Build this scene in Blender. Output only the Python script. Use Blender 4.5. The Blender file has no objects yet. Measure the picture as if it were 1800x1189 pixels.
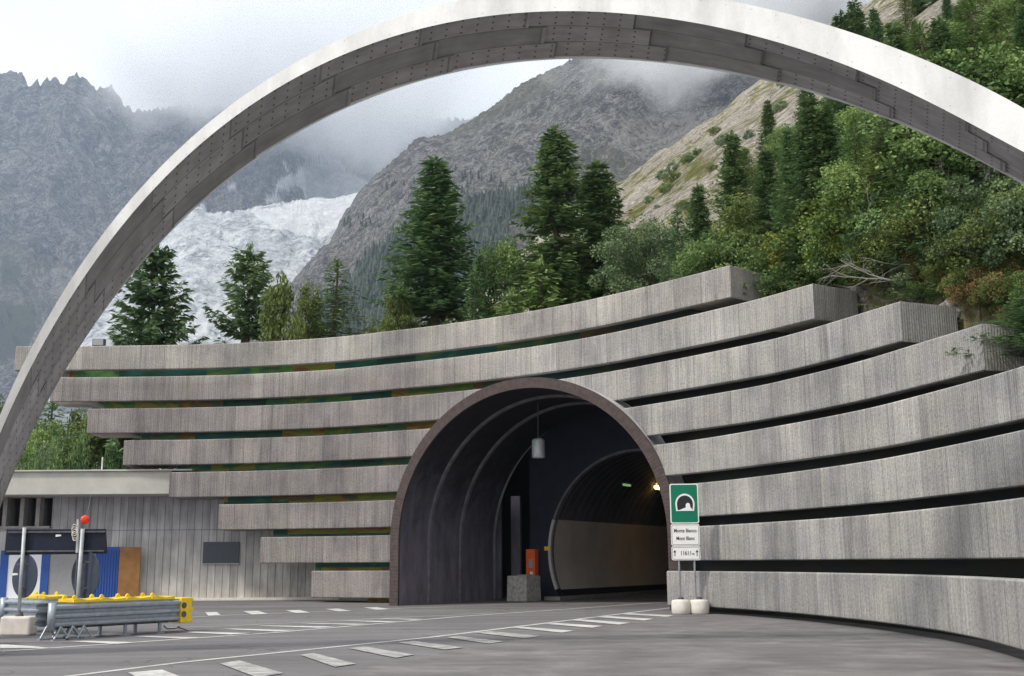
import bpy, math, random
import numpy as np
from mathutils import Vector, Matrix
R = math.radians
random.seed(7)
S = bpy.context.scene
COL = S.collection

# ------------------------------------------------------------------ camera
F_PX, HOR_Y, ROLL, EYE = 2000.0, 988.0, 0.006, 1.7
PHI = math.atan((HOR_Y - 594.5) / F_PX)
cam_d = bpy.data.cameras.new('camera'); cam = bpy.data.objects.new('camera', cam_d); COL.objects.link(cam)
cam_d.sensor_width = 36.0; cam_d.lens = F_PX / 1800 * 36
cam_d.clip_start = 0.1; cam_d.clip_end = 20000
_X = Vector((1, 0, 0)); _F = Vector((0, math.cos(PHI), math.sin(PHI))); _U = Vector((0, -math.sin(PHI), math.cos(PHI)))
_c, _r = math.cos(ROLL), math.sin(ROLL)
RA = _c * _X - _r * _U; UA = _r * _X + _c * _U
M = Matrix((RA, UA, -_F)).transposed().to_4x4(); M.translation = Vector((0, 0, EYE))
cam.matrix_world = M
S.camera = cam

# ------------------------------------------------------------------ sky, sun, exposure
SUN_EL, SUN_AZ = 46.0, -122.0           # azimuth clockwise from +Y
W = bpy.data.worlds.new('World'); S.world = W; W.use_nodes = True
nt = W.node_tree; nt.nodes.clear()
out = nt.nodes.new('ShaderNodeOutputWorld'); bg = nt.nodes.new('ShaderNodeBackground')
sky = nt.nodes.new('ShaderNodeTexSky'); sky.sky_type = 'NISHITA'; sky.sun_disc = False
sky.sun_elevation = R(SUN_EL); sky.sun_rotation = R(SUN_AZ); sky.altitude = 1300
tc = nt.nodes.new('ShaderNodeTexCoord'); mp = nt.nodes.new('ShaderNodeMapping'); mp.inputs['Scale'].default_value = (1.6, 1.6, 4.5)
nz = nt.nodes.new('ShaderNodeTexNoise'); nz.inputs['Scale'].default_value = 1.7; nz.inputs['Detail'].default_value = 7; nz.inputs['Roughness'].default_value = .55
cr = nt.nodes.new('ShaderNodeValToRGB'); cr.color_ramp.elements[0].position = .3; cr.color_ramp.elements[1].position = .7
cr.color_ramp.elements[0].color = (7.7, 7.9, 7.9, 1); cr.color_ramp.elements[1].color = (8.9, 8.85, 8.6, 1)
mx = nt.nodes.new('ShaderNodeMix'); mx.data_type = 'RGBA'; mx.inputs[0].default_value = .93
nt.links.new(tc.outputs['Generated'], mp.inputs[0]); nt.links.new(mp.outputs[0], nz.inputs['Vector']); nt.links.new(nz.outputs['Fac'], cr.inputs[0])
nt.links.new(sky.outputs[0], mx.inputs[6]); nt.links.new(cr.outputs[0], mx.inputs[7]); nt.links.new(mx.outputs[2], bg.inputs['Color'])
bg.inputs['Strength'].default_value = .1
nt.links.new(bg.outputs[0], out.inputs[0])
sd = bpy.data.lights.new('sun', 'SUN'); sun = bpy.data.objects.new('sun', sd); COL.objects.link(sun)
sd.energy = 2.0; sd.angle = R(7); sd.color = (1.0, .95, .88)
_s = Vector((math.sin(R(SUN_AZ)) * math.cos(R(SUN_EL)), math.cos(R(SUN_AZ)) * math.cos(R(SUN_EL)), math.sin(R(SUN_EL))))
sun.rotation_euler = _s.to_track_quat('Z', 'Y').to_euler(); sun.location = (0, 0, 60)
S.view_settings.view_transform = 'Standard'; S.view_settings.look = 'None'; S.view_settings.gamma = 1
S.view_settings.exposure = 0.55; S.view_settings.use_curve_mapping = False
S.cycles.max_bounces = 16; S.cycles.diffuse_bounces = 3; S.cycles.volume_bounces = 14; S.cycles.transparent_max_bounces = 8
S.cycles.sample_clamp_indirect = 3
S.cycles.use_denoising = True; S.cycles.denoiser = 'OPENIMAGEDENOISE'; S.cycles.denoising_prefilter = 'NONE'; S.cycles.denoising_input_passes = 'RGB_ALBEDO_NORMAL'

# ------------------------------------------------------------------ helpers
def ray(x, y):
    d = _F + RA * ((x - 900) / F_PX) + UA * (-(y - 594.5) / F_PX); return d
def onz(x, y, h=0.0):
    d = ray(x, y); t = (h - EYE) / d.z; return Vector((0, 0, EYE)) + d * t
def aty(x, y, Y):
    d = ray(x, y); return Vector((0, 0, EYE)) + d * (Y / d.y)
def px(p):
    q = Vector(p) - Vector((0, 0, EYE)); dd = q.dot(_F); return 900 + F_PX * q.dot(RA) / dd, 594.5 - F_PX * q.dot(UA) / dd

def vnoise(p, seed=0):
    p = np.asarray(p, float); i = np.floor(p).astype(np.int64); f = p - i; f = f * f * (3 - 2 * f)
    def h(a, b, c):
        n = (a * 374761393 + b * 668265263 + c * 2147483647 + seed * 1274126177) & 0xffffffff
        n = ((n ^ (n >> 13)) * 1274126177) & 0xffffffff; n = (n ^ (n >> 16)) & 0xffff
        return n / 65535.0
    r = 0
    for a in (0, 1):
        for b in (0, 1):
            for c in (0, 1):
                w = (f[..., 0] if a else 1 - f[..., 0]) * (f[..., 1] if b else 1 - f[..., 1]) * (f[..., 2] if c else 1 - f[..., 2])
                r = r + w * h(i[..., 0] + a, i[..., 1] + b, i[..., 2] + c)
    return r
def fbm(x, y, z=0.0, oct=5, seed=0, ridged=False):
    x, y, z = np.broadcast_arrays(np.asarray(x, float), np.asarray(y, float), np.asarray(z, float)); a = 1.0; s = 0; t = 0
    for k in range(oct):
        n = vnoise(np.stack([x, y, z], -1) * 2.0 ** k + 17.3 * k, seed + k)
        if ridged: n = 1 - np.abs(2 * n - 1)
        s = s + a * n; t += a; a *= .5
    return s / t

class MB:
    def __init__(s): s.v = []; s.f = []; s.uv = []; s.has_uv = False; s.m = Matrix()
    def add(s, vs, fs, uvs=None):
        b = len(s.v); s.v += [tuple(s.m @ Vector(v)) for v in vs]; s.f += [tuple(i + b for i in f) for f in fs]
        if uvs: s.has_uv = True
        s.uv += uvs if uvs else [[(0, 0)] * len(f) for f in fs]
        return s
    def box(s, c, d, rz=0, taper=1.0):
        hx, hy, hz = d[0] / 2, d[1] / 2, d[2] / 2; vs = []
        for z, k in ((-hz, 1), (hz, taper)):
            for x, y in ((-hx, -hy), (hx, -hy), (hx, hy), (-hx, hy)):
                x2, y2 = x * k, y * k
                vs.append((c[0] + x2 * math.cos(rz) - y2 * math.sin(rz), c[1] + x2 * math.sin(rz) + y2 * math.cos(rz), c[2] + z))
        return s.add(vs, [(3, 2, 1, 0), (4, 5, 6, 7), (0, 1, 5, 4), (1, 2, 6, 5), (2, 3, 7, 6), (3, 0, 4, 7)])
    def tube(s, pts, r, n=8, cap=True):
        pts = [Vector(p) for p in pts]; rs = r if isinstance(r, (list, tuple)) else [r] * len(pts); vs = []; fs = []
        for i, p in enumerate(pts):
            d = (pts[min(i + 1, len(pts) - 1)] - pts[max(i - 1, 0)]).normalized()
            a = d.cross(Vector((0, 0, 1)) if abs(d.z) < .9 else Vector((1, 0, 0))).normalized(); b = d.cross(a)
            for k in range(n):
                t = 2 * math.pi * k / n; vs.append(tuple(p + a * math.cos(t) * rs[i] + b * math.sin(t) * rs[i]))
        for i in range(len(pts) - 1):
            for k in range(n):
                fs.append((i * n + k, i * n + (k + 1) % n, (i + 1) * n + (k + 1) % n, (i + 1) * n + k))
        if cap: fs += [tuple(range(n))[::-1], tuple(range((len(pts) - 1) * n, len(pts) * n))]
        return s.add(vs, fs)
    def prism(s, poly, z0, z1):
        n = len(poly); vs = [(x, y, z0) for x, y in poly] + [(x, y, z1) for x, y in poly]
        return s.add(vs, [tuple(range(n))[::-1], tuple(range(n, 2 * n))] + [(i, (i + 1) % n, n + (i + 1) % n, n + i) for i in range(n)])
    def slab(s, poly, y0, y1):      # polygon in x-z, extruded along y
        n = len(poly); vs = [(x, y0, z) for x, z in poly] + [(x, y1, z) for x, z in poly]
        return s.add(vs, [tuple(range(n)), tuple(range(n, 2 * n))[::-1]] + [((i + 1) % n, i, n + i, n + (i + 1) % n) for i in range(n)])
    def lathe(s, prof, n=24, c=(0, 0, 0), ax='z'):
        vs = []; fs = []
        for r_, z in prof:
            for k in range(n):
                t = 2 * math.pi * k / n
                v = (r_ * math.cos(t), r_ * math.sin(t), z) if ax == 'z' else (r_ * math.cos(t), z, r_ * math.sin(t))
                vs.append((v[0] + c[0], v[1] + c[1], v[2] + c[2]))
        for i in range(len(prof) - 1):
            for k in range(n): fs.append((i * n + k, i * n + (k + 1) % n, (i + 1) * n + (k + 1) % n, (i + 1) * n + k))
        fs += [tuple(range(n))[::-1], tuple(range((len(prof) - 1) * n, len(prof) * n))]
        return s.add(vs, fs)
    def build(s, name, mat, parent=None, world=False, bevel=0, smooth=False, fixn=True):
        me = bpy.data.meshes.new(name); off = parent.location if (parent and world) else Vector()
        me.from_pydata([tuple(Vector(v) - off) for v in s.v], [], s.f)
        if s.has_uv:
            ul = me.uv_layers.new(name='UVMap'); flat = [c for f in s.uv for q in f for c in q]; ul.data.foreach_set('uv', flat)
        if fixn:
            import bmesh
            bm = bmesh.new(); bm.from_mesh(me); bmesh.ops.recalc_face_normals(bm, faces=bm.faces)
            if bevel: bmesh.ops.bevel(bm, geom=[e for e in bm.edges if len(e.link_faces) == 2 and e.calc_face_angle(0) > .5], offset=bevel, segments=2, affect='EDGES', profile=.5)
            bm.to_mesh(me); bm.free()
        if smooth: me.polygons.foreach_set('use_smooth', [True] * len(me.polygons))
        me.materials.append(mat)
        o = bpy.data.objects.new(name, me); COL.objects.link(o)
        if parent: o.parent = parent
        return o

def npmesh(name, V, Fq, mat, attrs=None, smooth=True, parent=None):
    me = bpy.data.meshes.new(name); V = np.asarray(V, np.float32); Fq = np.asarray(Fq, np.int32); k = Fq.shape[1]
    me.vertices.add(len(V)); me.vertices.foreach_set('co', V.ravel()); me.loops.add(Fq.size); me.loops.foreach_set('vertex_index', Fq.ravel())
    me.polygons.add(len(Fq)); me.polygons.foreach_set('loop_start', np.arange(0, Fq.size, k, dtype=np.int32)); me.polygons.foreach_set('loop_total', np.full(len(Fq), k, np.int32))
    me.update(calc_edges=True); me.validate()
    if smooth: me.polygons.foreach_set('use_smooth', np.ones(len(me.polygons), bool))
    for a, val in (attrs or {}).items():
        at = me.attributes.new(a, 'FLOAT', 'POINT'); at.data.foreach_set('value', np.asarray(val, np.float32).ravel())
    me.materials.append(mat)
    o = bpy.data.objects.new(name, me); COL.objects.link(o)
    if parent: o.parent = parent
    return o

def tag(o, label=None, cat=None, group=None, kind=None):
    if label: o['label'] = label
    if cat: o['category'] = cat
    if group: o['group'] = group
    if kind: o['kind'] = kind
    return o
def thing(name, label, cat, loc=(0, 0, 0), rz=0, group=None):
    o = bpy.data.objects.new(name, None); COL.objects.link(o); o.location = loc; o.rotation_euler = (0, 0, rz); o.empty_display_size = .2
    return tag(o, label, cat, group)
def copy_tree(o, label, group=None):
    r = o.copy(); COL.objects.link(r); r['label'] = label
    if group: r['group'] = group
    for ch in list(o.children):
        c = ch.copy(); COL.objects.link(c); c.parent = r
        for g in ch.children:
            d = g.copy(); COL.objects.link(d); d.parent = c
    return r

# ------------------------------------------------------------------ materials
class NM:
    def __init__(s, name, rough=.8, spec=.3, metal=0):
        s.mat = bpy.data.materials.new(name); s.mat.use_nodes = True; s.t = s.mat.node_tree; s.b = s.t.nodes['Principled BSDF']
        s.b.inputs['Roughness'].default_value = rough; s.b.inputs['Specular IOR Level'].default_value = spec; s.b.inputs['Metallic'].default_value = metal
    def n(s, typ, **kw):
        nd = s.t.nodes.new(typ)
        for k, v in kw.items():
            if k.startswith('_'): setattr(nd, k[1:], v)
            else: nd.inputs[k.replace('~', ' ')].default_value = v
        return nd
    def l(s, a, b): s.t.links.new(a, b)
    def coord(s, kind='Object', scale=(1, 1, 1), loc=(0, 0, 0)):
        t = s.n('ShaderNodeTexCoord'); m = s.n('ShaderNodeMapping', Scale=scale, Location=loc); s.l(t.outputs[kind], m.inputs[0]); return m.outputs[0]
    def noise(s, vec, scale, detail=5, rough=.55, dist=0):
        x = s.n('ShaderNodeTexNoise', Scale=scale, Detail=detail, Roughness=rough, Distortion=dist); s.l(vec, x.inputs['Vector']); return x.outputs['Fac']
    def ramp(s, fac, stops):
        r = s.n('ShaderNodeValToRGB'); e = r.color_ramp.elements
        while len(e) < len(stops): e.new(.5)
        for k, (p, c) in enumerate(stops): e[k].position = p; e[k].color = (*c, 1) if not isinstance(c, (int, float)) else (c, c, c, 1)
        s.l(fac, r.inputs[0]); return r.outputs[0]
    def mix(s, fac, a, b, mode='MIX'):
        m = s.n('ShaderNodeMix'); m.data_type = 'RGBA'; m.blend_type = mode
        for i, q in ((0, fac), (6, a), (7, b)):
            if isinstance(q, bpy.types.NodeSocket): s.l(q, m.inputs[i])
            elif isinstance(q, (int, float)): m.inputs[i].default_value = q if i == 0 else (q, q, q, 1)
            else: m.inputs[i].default_value = (*q, 1)
        return m.outputs[2]
    def math(s, op, a, b=0, clamp=False):
        m = s.n('ShaderNodeMath'); m.operation = op; m.use_clamp = clamp
        for i, q in ((0, a), (1, b)):
            if isinstance(q, bpy.types.NodeSocket): s.l(q, m.inputs[i])
            else: m.inputs[i].default_value = q
        return m.outputs[0]
    def attr(s, name):
        a = s.n('ShaderNodeAttribute'); a.attribute_name = name; return a.outputs['Fac']
    def col(s, c):
        if isinstance(c, bpy.types.NodeSocket): s.l(c, s.b.inputs['Base Color'])
        else: s.b.inputs['Base Color'].default_value = (*c, 1)
    def bump(s, h, strength=.4, dist=.02):
        b = s.n('ShaderNodeBump', Strength=strength, Distance=dist); s.l(h, b.inputs['Height']); s.l(b.outputs[0], s.b.inputs['Normal'])

def plain(name, c, rough=.6, metal=0, var=.15, scale=6, spec=.3, bump=0):
    m = NM(name, rough, spec, metal); v = m.coord(); n = m.noise(v, scale, 6, .6)
    k = m.ramp(n, [(.3, tuple(x * (1 - var) for x in c)), (.7, tuple(min(1, x * (1 + var)) for x in c))]); m.col(k)
    if bump: m.bump(m.noise(v, scale * 6, 4), bump, .01)
    return m.mat

def mat_ribbed(name, base, pitch=.085, bands=True):
    """ribbed, weathered concrete; UV u = metres along the wall, v = height"""
    m = NM(name, .9, .15); uv = m.n('ShaderNodeUVMap').outputs[0]
    sep = m.n('ShaderNodeSeparateXYZ'); m.l(uv, sep.inputs[0]); u, v = sep.outputs[0], sep.outputs[1]
    def mp(sx, sy, o=0):
        q = m.n('ShaderNodeMapping', Scale=(sx, sy, 1), Location=(o, o * .7, 0)); m.l(uv, q.inputs[0]); return q.outputs[0]
    # ribs, with hammered breaks
    wob = m.noise(mp(3, 1.2), 1, 3); ph = m.math('MULTIPLY', m.math('ADD', u, m.math('MULTIPLY', wob, .02)), 2 * math.pi / pitch)
    rib = m.math('MULTIPLY_ADD', m.math('SINE', ph), .5); rib.node.inputs[2].default_value = .5
    chip = m.ramp(m.noise(mp(26, 14), 1, 3, .7), [(.36, 0), (.56, 1)])
    # panel tone: cast in lengths of about 1.3 m, every length a little different
    row = m.math('FLOOR', m.math('DIVIDE', v, 1.5)); 
    def cell(w, k):
        cu = m.math('FLOOR', m.math('ADD', m.math('DIVIDE', u, w), m.math('MULTIPLY', row, k)))
        cmb = m.n('ShaderNodeCombineXYZ'); m.l(cu, cmb.inputs[0]); m.l(row, cmb.inputs[1])
        wn = m.n('ShaderNodeTexWhiteNoise'); wn.noise_dimensions = '3D'; m.l(cmb.outputs[0], wn.inputs['Vector']); return wn.outputs[0]
    c1 = cell(1.31, .37); c2 = cell(.64, .71)
    streak = m.noise(mp(2.6, .16), 1, 7, .68); streak2 = m.noise(mp(9, .3, 31), 1, 4, .6); big = m.noise(mp(.16, .30, 9), 1, 5, .6); blot = m.noise(mp(1.1, 1.3, 77), 1, 6, .6)
    c = m.ramp(streak, [(.28, tuple(x * .66 for x in base)), (.46, tuple(x * .93 for x in base)), (.6, base), (.8, (base[0] * 1.22, base[1] * 1.2, base[2] * 1.17))])
    grit = m.noise(mp(17, 13, 5), 1, 4, .75); c = m.mix(1, c, m.ramp(grit, [(.32, .66), (.5, 1.0), (.7, 1.16)]), 'MULTIPLY')
    stain = m.noise(mp(.55, .11, 63), 1, 5, .7); c = m.mix(1, c, m.ramp(stain, [(.36, (.70, .70, .72)), (.47, (.95, .95, .95)), (.6, (1.03, 1.02, 1))]), 'MULTIPLY')
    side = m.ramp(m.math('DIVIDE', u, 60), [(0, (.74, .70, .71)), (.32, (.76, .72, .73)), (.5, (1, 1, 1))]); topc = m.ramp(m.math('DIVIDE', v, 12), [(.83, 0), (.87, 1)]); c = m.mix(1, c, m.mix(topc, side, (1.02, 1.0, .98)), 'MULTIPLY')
    c = m.mix(1, c, m.ramp(streak2, [(.3, .78), (.62, 1.06)]), 'MULTIPLY')
    c = m.mix(1, c, m.ramp(c1, [(0, .88), (.82, 1.04), (.95, 1.16)]), 'MULTIPLY')
    c = m.mix(1, c, m.ramp(c2, [(0, .95), (.93, 1.0), (1, 1.22)]), 'MULTIPLY')
    c = m.mix(1, c, m.ramp(big, [(.34, (.80, .80, .80)), (.62, (1.08, 1.07, 1.04))]), 'MULTIPLY')
    c = m.mix(1, c, m.ramp(blot, [(.3, (.88, .87, .9)), (.62, (1.04, 1.03, 1.0))]), 'MULTIPLY')
    # joints
    for w, k, s_ in ((1.31, .37, .55),):
        fr = m.math('FRACT', m.math('ADD', m.math('DIVIDE', u, w), m.math('MULTIPLY', row, k)))
        j = m.math('LESS_THAN', fr, .018); jm = m.math('MULTIPLY', j, m.math('GREATER_THAN', c1, .45))
        c = m.mix(m.math('MULTIPLY', jm, s_), c, (.06, .05, .05))
    # every course is darker along its bottom edge, with a pale lip at the top
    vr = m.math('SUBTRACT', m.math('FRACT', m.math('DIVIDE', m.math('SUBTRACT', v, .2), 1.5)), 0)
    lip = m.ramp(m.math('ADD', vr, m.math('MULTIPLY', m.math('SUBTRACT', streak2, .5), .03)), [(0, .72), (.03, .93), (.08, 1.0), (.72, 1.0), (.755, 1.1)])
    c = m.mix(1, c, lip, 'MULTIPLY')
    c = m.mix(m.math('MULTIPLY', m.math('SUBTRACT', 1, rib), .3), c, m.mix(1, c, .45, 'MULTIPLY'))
    c = m.mix(m.math('MULTIPLY', m.math('SUBTRACT', 1, chip), .32), c, m.mix(1, c, .5, 'MULTIPLY'))
    rs = m.ramp(m.noise(mp(.9, .05, 51), 1, 3, .5), [(.7, 0), (.78, .35)])
    c = m.mix(rs, c, (base[0] * .95, base[1] * .68, base[2] * .45))
    m.col(c)
    m.bump(m.math('ADD', rib, m.math('MULTIPLY', chip, .6)), .8, .018)
    return m.mat

M_RIB = mat_ribbed('ribbed_concrete', (.495, .487, .478))
def mat_boards():
    m = NM('board_marked_concrete', .9, .15); t = m.n('ShaderNodeTexCoord'); sep = m.n('ShaderNodeSeparateXYZ'); m.l(t.outputs['Object'], sep.inputs[0])
    x, z = sep.outputs[0], sep.outputs[2]
    fr = m.math('FRACT', m.math('DIVIDE', x, .36)); j = m.math('LESS_THAN', fr, .08)
    cu = m.math('FLOOR', m.math('DIVIDE', x, .36)); wn = m.n('ShaderNodeTexWhiteNoise'); wn.noise_dimensions = '1D'; m.l(cu, wn.inputs['W'])
    v = m.coord('Object', (1, 1, .12)); st = m.noise(v, 4.5, 7, .65); v2 = m.coord(); bl = m.noise(v2, .8, 5)
    c = m.ramp(st, [(.3, (.33, .325, .335)), (.5, (.47, .455, .44)), (.72, (.60, .58, .55))])
    c = m.mix(1, c, m.ramp(wn.outputs[0], [(0, .84), (1, 1.12)]), 'MULTIPLY')
    c = m.mix(1, c, m.ramp(bl, [(.3, .8), (.65, 1.15)]), 'MULTIPLY')
    zz = m.math('ADD', z, m.math('MULTIPLY', bl, .5)); c = m.mix(1, c, m.ramp(m.math('DIVIDE', zz, 5), [(.04, (1.05, .98, .92)), (.2, (1.1, 1.08, 1.05)), (.85, (.80, .82, .90))]), 'MULTIPLY')
    c = m.mix(m.math('MULTIPLY', j, .65), c, (.05, .05, .055))
    hj = m.math('LESS_THAN', m.math('ABSOLUTE', m.math('SUBTRACT', z, 3.3)), .02); c = m.mix(m.math('MULTIPLY', hj, .5), c, (.07, .07, .07))
    m.col(c); m.bump(m.math('SUBTRACT', st, j), .6, .03); return m.mat
M_BOARD = mat_boards()
def mat_arch():
    m = NM('pale_arch_concrete', .75, .2); v = m.coord(); st = m.noise(m.coord('Object', (1, 1, .35)), 1.6, 6, .6); fi = m.noise(v, 30, 4)
    c = m.ramp(st, [(.3, (.60, .595, .58)), (.62, (.82, .815, .80))]); c = m.mix(1, c, m.ramp(fi, [(.3, .94), (.7, 1.03)]), 'MULTIPLY')
    g_ = m.n('ShaderNodeNewGeometry'); sp = m.n('ShaderNodeSeparateXYZ'); m.l(g_.outputs['Position'], sp.inputs[0]); kk = m.math('ADD', m.math('DIVIDE', m.math('ADD', sp.outputs[2], m.math('MULTIPLY', sp.outputs[0], .22)), 12), m.math('MULTIPLY', m.math('SUBTRACT', st, .5), .35)); c = m.mix(1, c, m.ramp(kk, [(.02, (.50, .49, .50)), (.35, (.64, .635, .64)), (.62, (.95, .95, .95)), (.85, (1.05, 1.05, 1.05))]), 'MULTIPLY')  # shade on the lower left leg painted into the face colour, mottled
    m.col(c); m.bump(fi, .2, .006); return m.mat
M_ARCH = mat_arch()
def mat_soffit():
    m = NM('arch_soffit_concrete', .85, .2); uv = m.n('ShaderNodeUVMap').outputs[0]; sep = m.n('ShaderNodeSeparateXYZ'); m.l(uv, sep.inputs[0]); u, v = sep.outputs[0], sep.outputs[1]
    q = m.n('ShaderNodeMapping', Scale=(1, 5, 1)); m.l(uv, q.inputs[0]); st = m.noise(q.outputs[0], 1.3, 7, .6); bl = m.noise(uv, 2.2, 5)
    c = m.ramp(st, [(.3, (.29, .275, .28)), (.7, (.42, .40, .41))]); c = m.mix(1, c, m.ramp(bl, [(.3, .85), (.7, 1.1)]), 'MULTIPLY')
    lane = m.math('FLOOR', m.math('MULTIPLY', v, 3))
    cu = m.math('ADD', m.math('DIVIDE', u, 2.05), m.math('MULTIPLY', lane, -.16)); cmb = m.n('ShaderNodeCombineXYZ'); m.l(m.math('FLOOR', cu), cmb.inputs[0]); m.l(lane, cmb.inputs[1])
    wn = m.n('ShaderNodeTexWhiteNoise'); m.l(cmb.outputs[0], wn.inputs['Vector']); c = m.mix(1, c, m.ramp(wn.outputs[0], [(0, .76), (1, 1.15)]), 'MULTIPLY')
    fu = m.math('FRACT', cu); fv = m.math('FRACT', m.math('MULTIPLY', v, 3)); jn = m.math('MAXIMUM', m.math('LESS_THAN', fu, .022), m.math('LESS_THAN', fv, .035)); c = m.mix(m.math('MULTIPLY', jn, .4), c, (.03, .028, .03))
    # tie holes in rows
    def near(val, rad): return m.math('LESS_THAN', m.math('ABSOLUTE', m.math('SUBTRACT', m.math('FRACT', val), .5)), rad)
    h = m.math('MULTIPLY', near(m.math('DIVIDE', u, .30), .06), near(m.math('MULTIPLY', v, 9), .14))
    c = m.mix(m.math('MULTIPLY', h, m.math('MULTIPLY', m.math('GREATER_THAN', wn.outputs[0], .35), .75)), c, (.03, .028, .028))
    m.col(c); m.bump(st, .3, .01); return m.mat
M_SOFFIT = mat_soffit()
def mat_asphalt():
    m = NM('asphalt', .82, .35); v = m.coord(); f = m.noise(v, 70, 3, .8); b = m.noise(v, .16, 6, .6); 
    tr = m.noise(m.coord('Object', (.18, 1.6, 1)), .7, 6, .6, .4); sp = m.noise(v, 3.2, 6, .7)
    c = m.ramp(b, [(.3, (.135, .128, .132)), (.7, (.20, .19, .192))]); c = m.mix(1, c, m.ramp(f, [(.3, .78), (.7, 1.2)]), 'MULTIPLY')
    c = m.mix(1, c, m.ramp(tr, [(.32, .8), (.6, 1.05), (.75, 1.16)]), 'MULTIPLY'); c = m.mix(1, c, m.ramp(sp, [(.3, .92), (.7, 1.06)]), 'MULTIPLY')
    wv = m.noise(m.coord('Object', (.05, .9, 1)), 1.3, 4, .6, .6); c = m.mix(1, c, m.ramp(wv, [(.38, .86), (.5, 1.0), (.62, 1.07)]), 'MULTIPLY')
    vo = m.n('ShaderNodeTexVoronoi', Scale=.28); vo.feature = 'DISTANCE_TO_EDGE'; wp = m.n('ShaderNodeTexNoise', Scale=1.4, Detail=5); m.l(v, wp.inputs['Vector']); vm = m.n('ShaderNodeVectorMath'); vm.operation = 'MULTIPLY_ADD'; m.l(wp.outputs['Color'], vm.inputs[0]); vm.inputs[1].default_value = (1.6, 1.6, 0); m.l(v, vm.inputs[2]); m.l(vm.outputs[0], vo.inputs['Vector'])
    ck = m.math('MULTIPLY', m.math('LESS_THAN', vo.outputs['Distance'], .006), m.math('GREATER_THAN', b, .5)); c = m.mix(m.math('MULTIPLY', ck, .55), c, (.045, .042, .042))
    oil = m.ramp(m.noise(v, 1.1, 3, .5), [(.70, 0), (.76, .5)]); c = m.mix(oil, c, (.07, .066, .068))
    m.col(c); m.bump(f, .5, .006); return m.mat
M_ASPH = mat_asphalt()
_m = NM('older_asphalt', .85, .3); _v = _m.coord(); _a = _m.noise(_v, .7, 7, .65, .5); _b = _m.noise(_m.coord('Object', (.25, 1.3, 1), (3, 1, 0)), 1.2, 6, .65); _f = _m.noise(_v, 60, 3, .8); _p = _m.noise(_v, 2.4, 8, .8)
_c = _m.ramp(_a, [(.3, (.115, .105, .108)), (.55, (.18, .168, .166)), (.72, (.235, .225, .215))]); _c = _m.mix(1, _c, _m.ramp(_b, [(.32, .80), (.66, 1.14)]), 'MULTIPLY'); _c = _m.mix(1, _c, _m.ramp(_f, [(.3, .8), (.7, 1.2)]), 'MULTIPLY')
_c = _m.mix(_m.ramp(_p, [(.64, 0), (.72, .4)]), _c, (.36, .35, .33)); _m.col(_c); _m.bump(_f, .5, .006); M_PATCH = _m.mat
def mat_paint():
    m = NM('road_paint', .7, .3); v = m.coord(); n = m.noise(v, 9, 8, .75); b = m.noise(v, .9, 4)
    c = m.ramp(m.math('ADD', m.math('MULTIPLY', n, .6), m.math('MULTIPLY', b, .4)), [(.3, (.22, .21, .21)), (.46, (.48, .47, .455)), (.62, (.70, .69, .66))]); m.col(c); return m.mat
M_PAINT = mat_paint()
M_WORN = NM('worn_road_paint', .75, .3)
_v = M_WORN.coord(); M_WORN.col(M_WORN.ramp(M_WORN.noise(_v, 2.6, 8, .75), [(.32, (.18, .172, .172)), (.5, (.34, .33, .32)), (.66, (.56, .55, .52))])); M_WORN = M_WORN.mat
M_FASCIA = plain('pale_smooth_concrete', (.46, .445, .41), .8, scale=1.3, var=.12, bump=.1)
M_CONC = plain('grey_concrete', (.30, .29, .285), .85, scale=3, var=.22, bump=.3)
M_RUBBLE = plain('mottled_concrete', (.36, .345, .33), .9, scale=7, var=.4, bump=.5)
M_CONCL = plain('tube_concrete', (.46, .45, .46), .8, scale=2, var=.2, bump=.2)
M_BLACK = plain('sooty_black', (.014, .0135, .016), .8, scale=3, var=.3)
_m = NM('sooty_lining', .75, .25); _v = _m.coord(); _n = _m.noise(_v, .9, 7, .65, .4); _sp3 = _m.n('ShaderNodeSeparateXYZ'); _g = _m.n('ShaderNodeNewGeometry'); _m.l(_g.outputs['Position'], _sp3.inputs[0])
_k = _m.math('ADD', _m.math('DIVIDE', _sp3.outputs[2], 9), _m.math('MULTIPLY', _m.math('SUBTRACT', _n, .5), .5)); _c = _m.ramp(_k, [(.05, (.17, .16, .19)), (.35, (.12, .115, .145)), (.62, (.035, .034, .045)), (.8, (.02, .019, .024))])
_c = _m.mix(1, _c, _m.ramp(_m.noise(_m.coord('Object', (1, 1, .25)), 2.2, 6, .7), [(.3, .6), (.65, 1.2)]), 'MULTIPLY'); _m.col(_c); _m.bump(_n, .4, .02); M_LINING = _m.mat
M_LIN2 = plain('rib_lining', (.15, .14, .16), .7, scale=3, var=.3, bump=.3)
M_PIER = plain('dark_blue_paint', (.016, .020, .036), .6, scale=2, var=.25)
M_BEIGE = plain('beige_wall_panels', (.66, .60, .53), .5, scale=.8, var=.12)
M_STEEL = plain('galvanised_steel', (.36, .40, .45), .42, .55, .2, 7)
M_DSTEEL = plain('dark_weathered_steel', (.10, .105, .115), .6, .3, .3, 9)
M_POST = plain('grey_post_paint', (.44, .46, .48), .5, .3, .15, 6)
M_NAVY = plain('dark_sign_back', (.013, .017, .032), .45, .2, .25, 3)
M_DISC = plain('blue_grey_sign_back', (.045, .055, .085), .5, .2, .2, 3)
M_WHITE = plain('white_paint', (.80, .80, .78), .5, var=.05)
M_OFFW = plain('off_white_concrete', (.66, .62, .56), .8, scale=5, var=.12, bump=.2)
M_YEL = plain('yellow_paint', (.80, .56, .03), .5, var=.15, scale=5)
M_BLUE = plain('blue_paint', (.03, .09, .34), .5, var=.12, scale=2)
M_BROWN = plain('brown_door_paint', (.27, .13, .045), .55, var=.2, scale=3)
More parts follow.
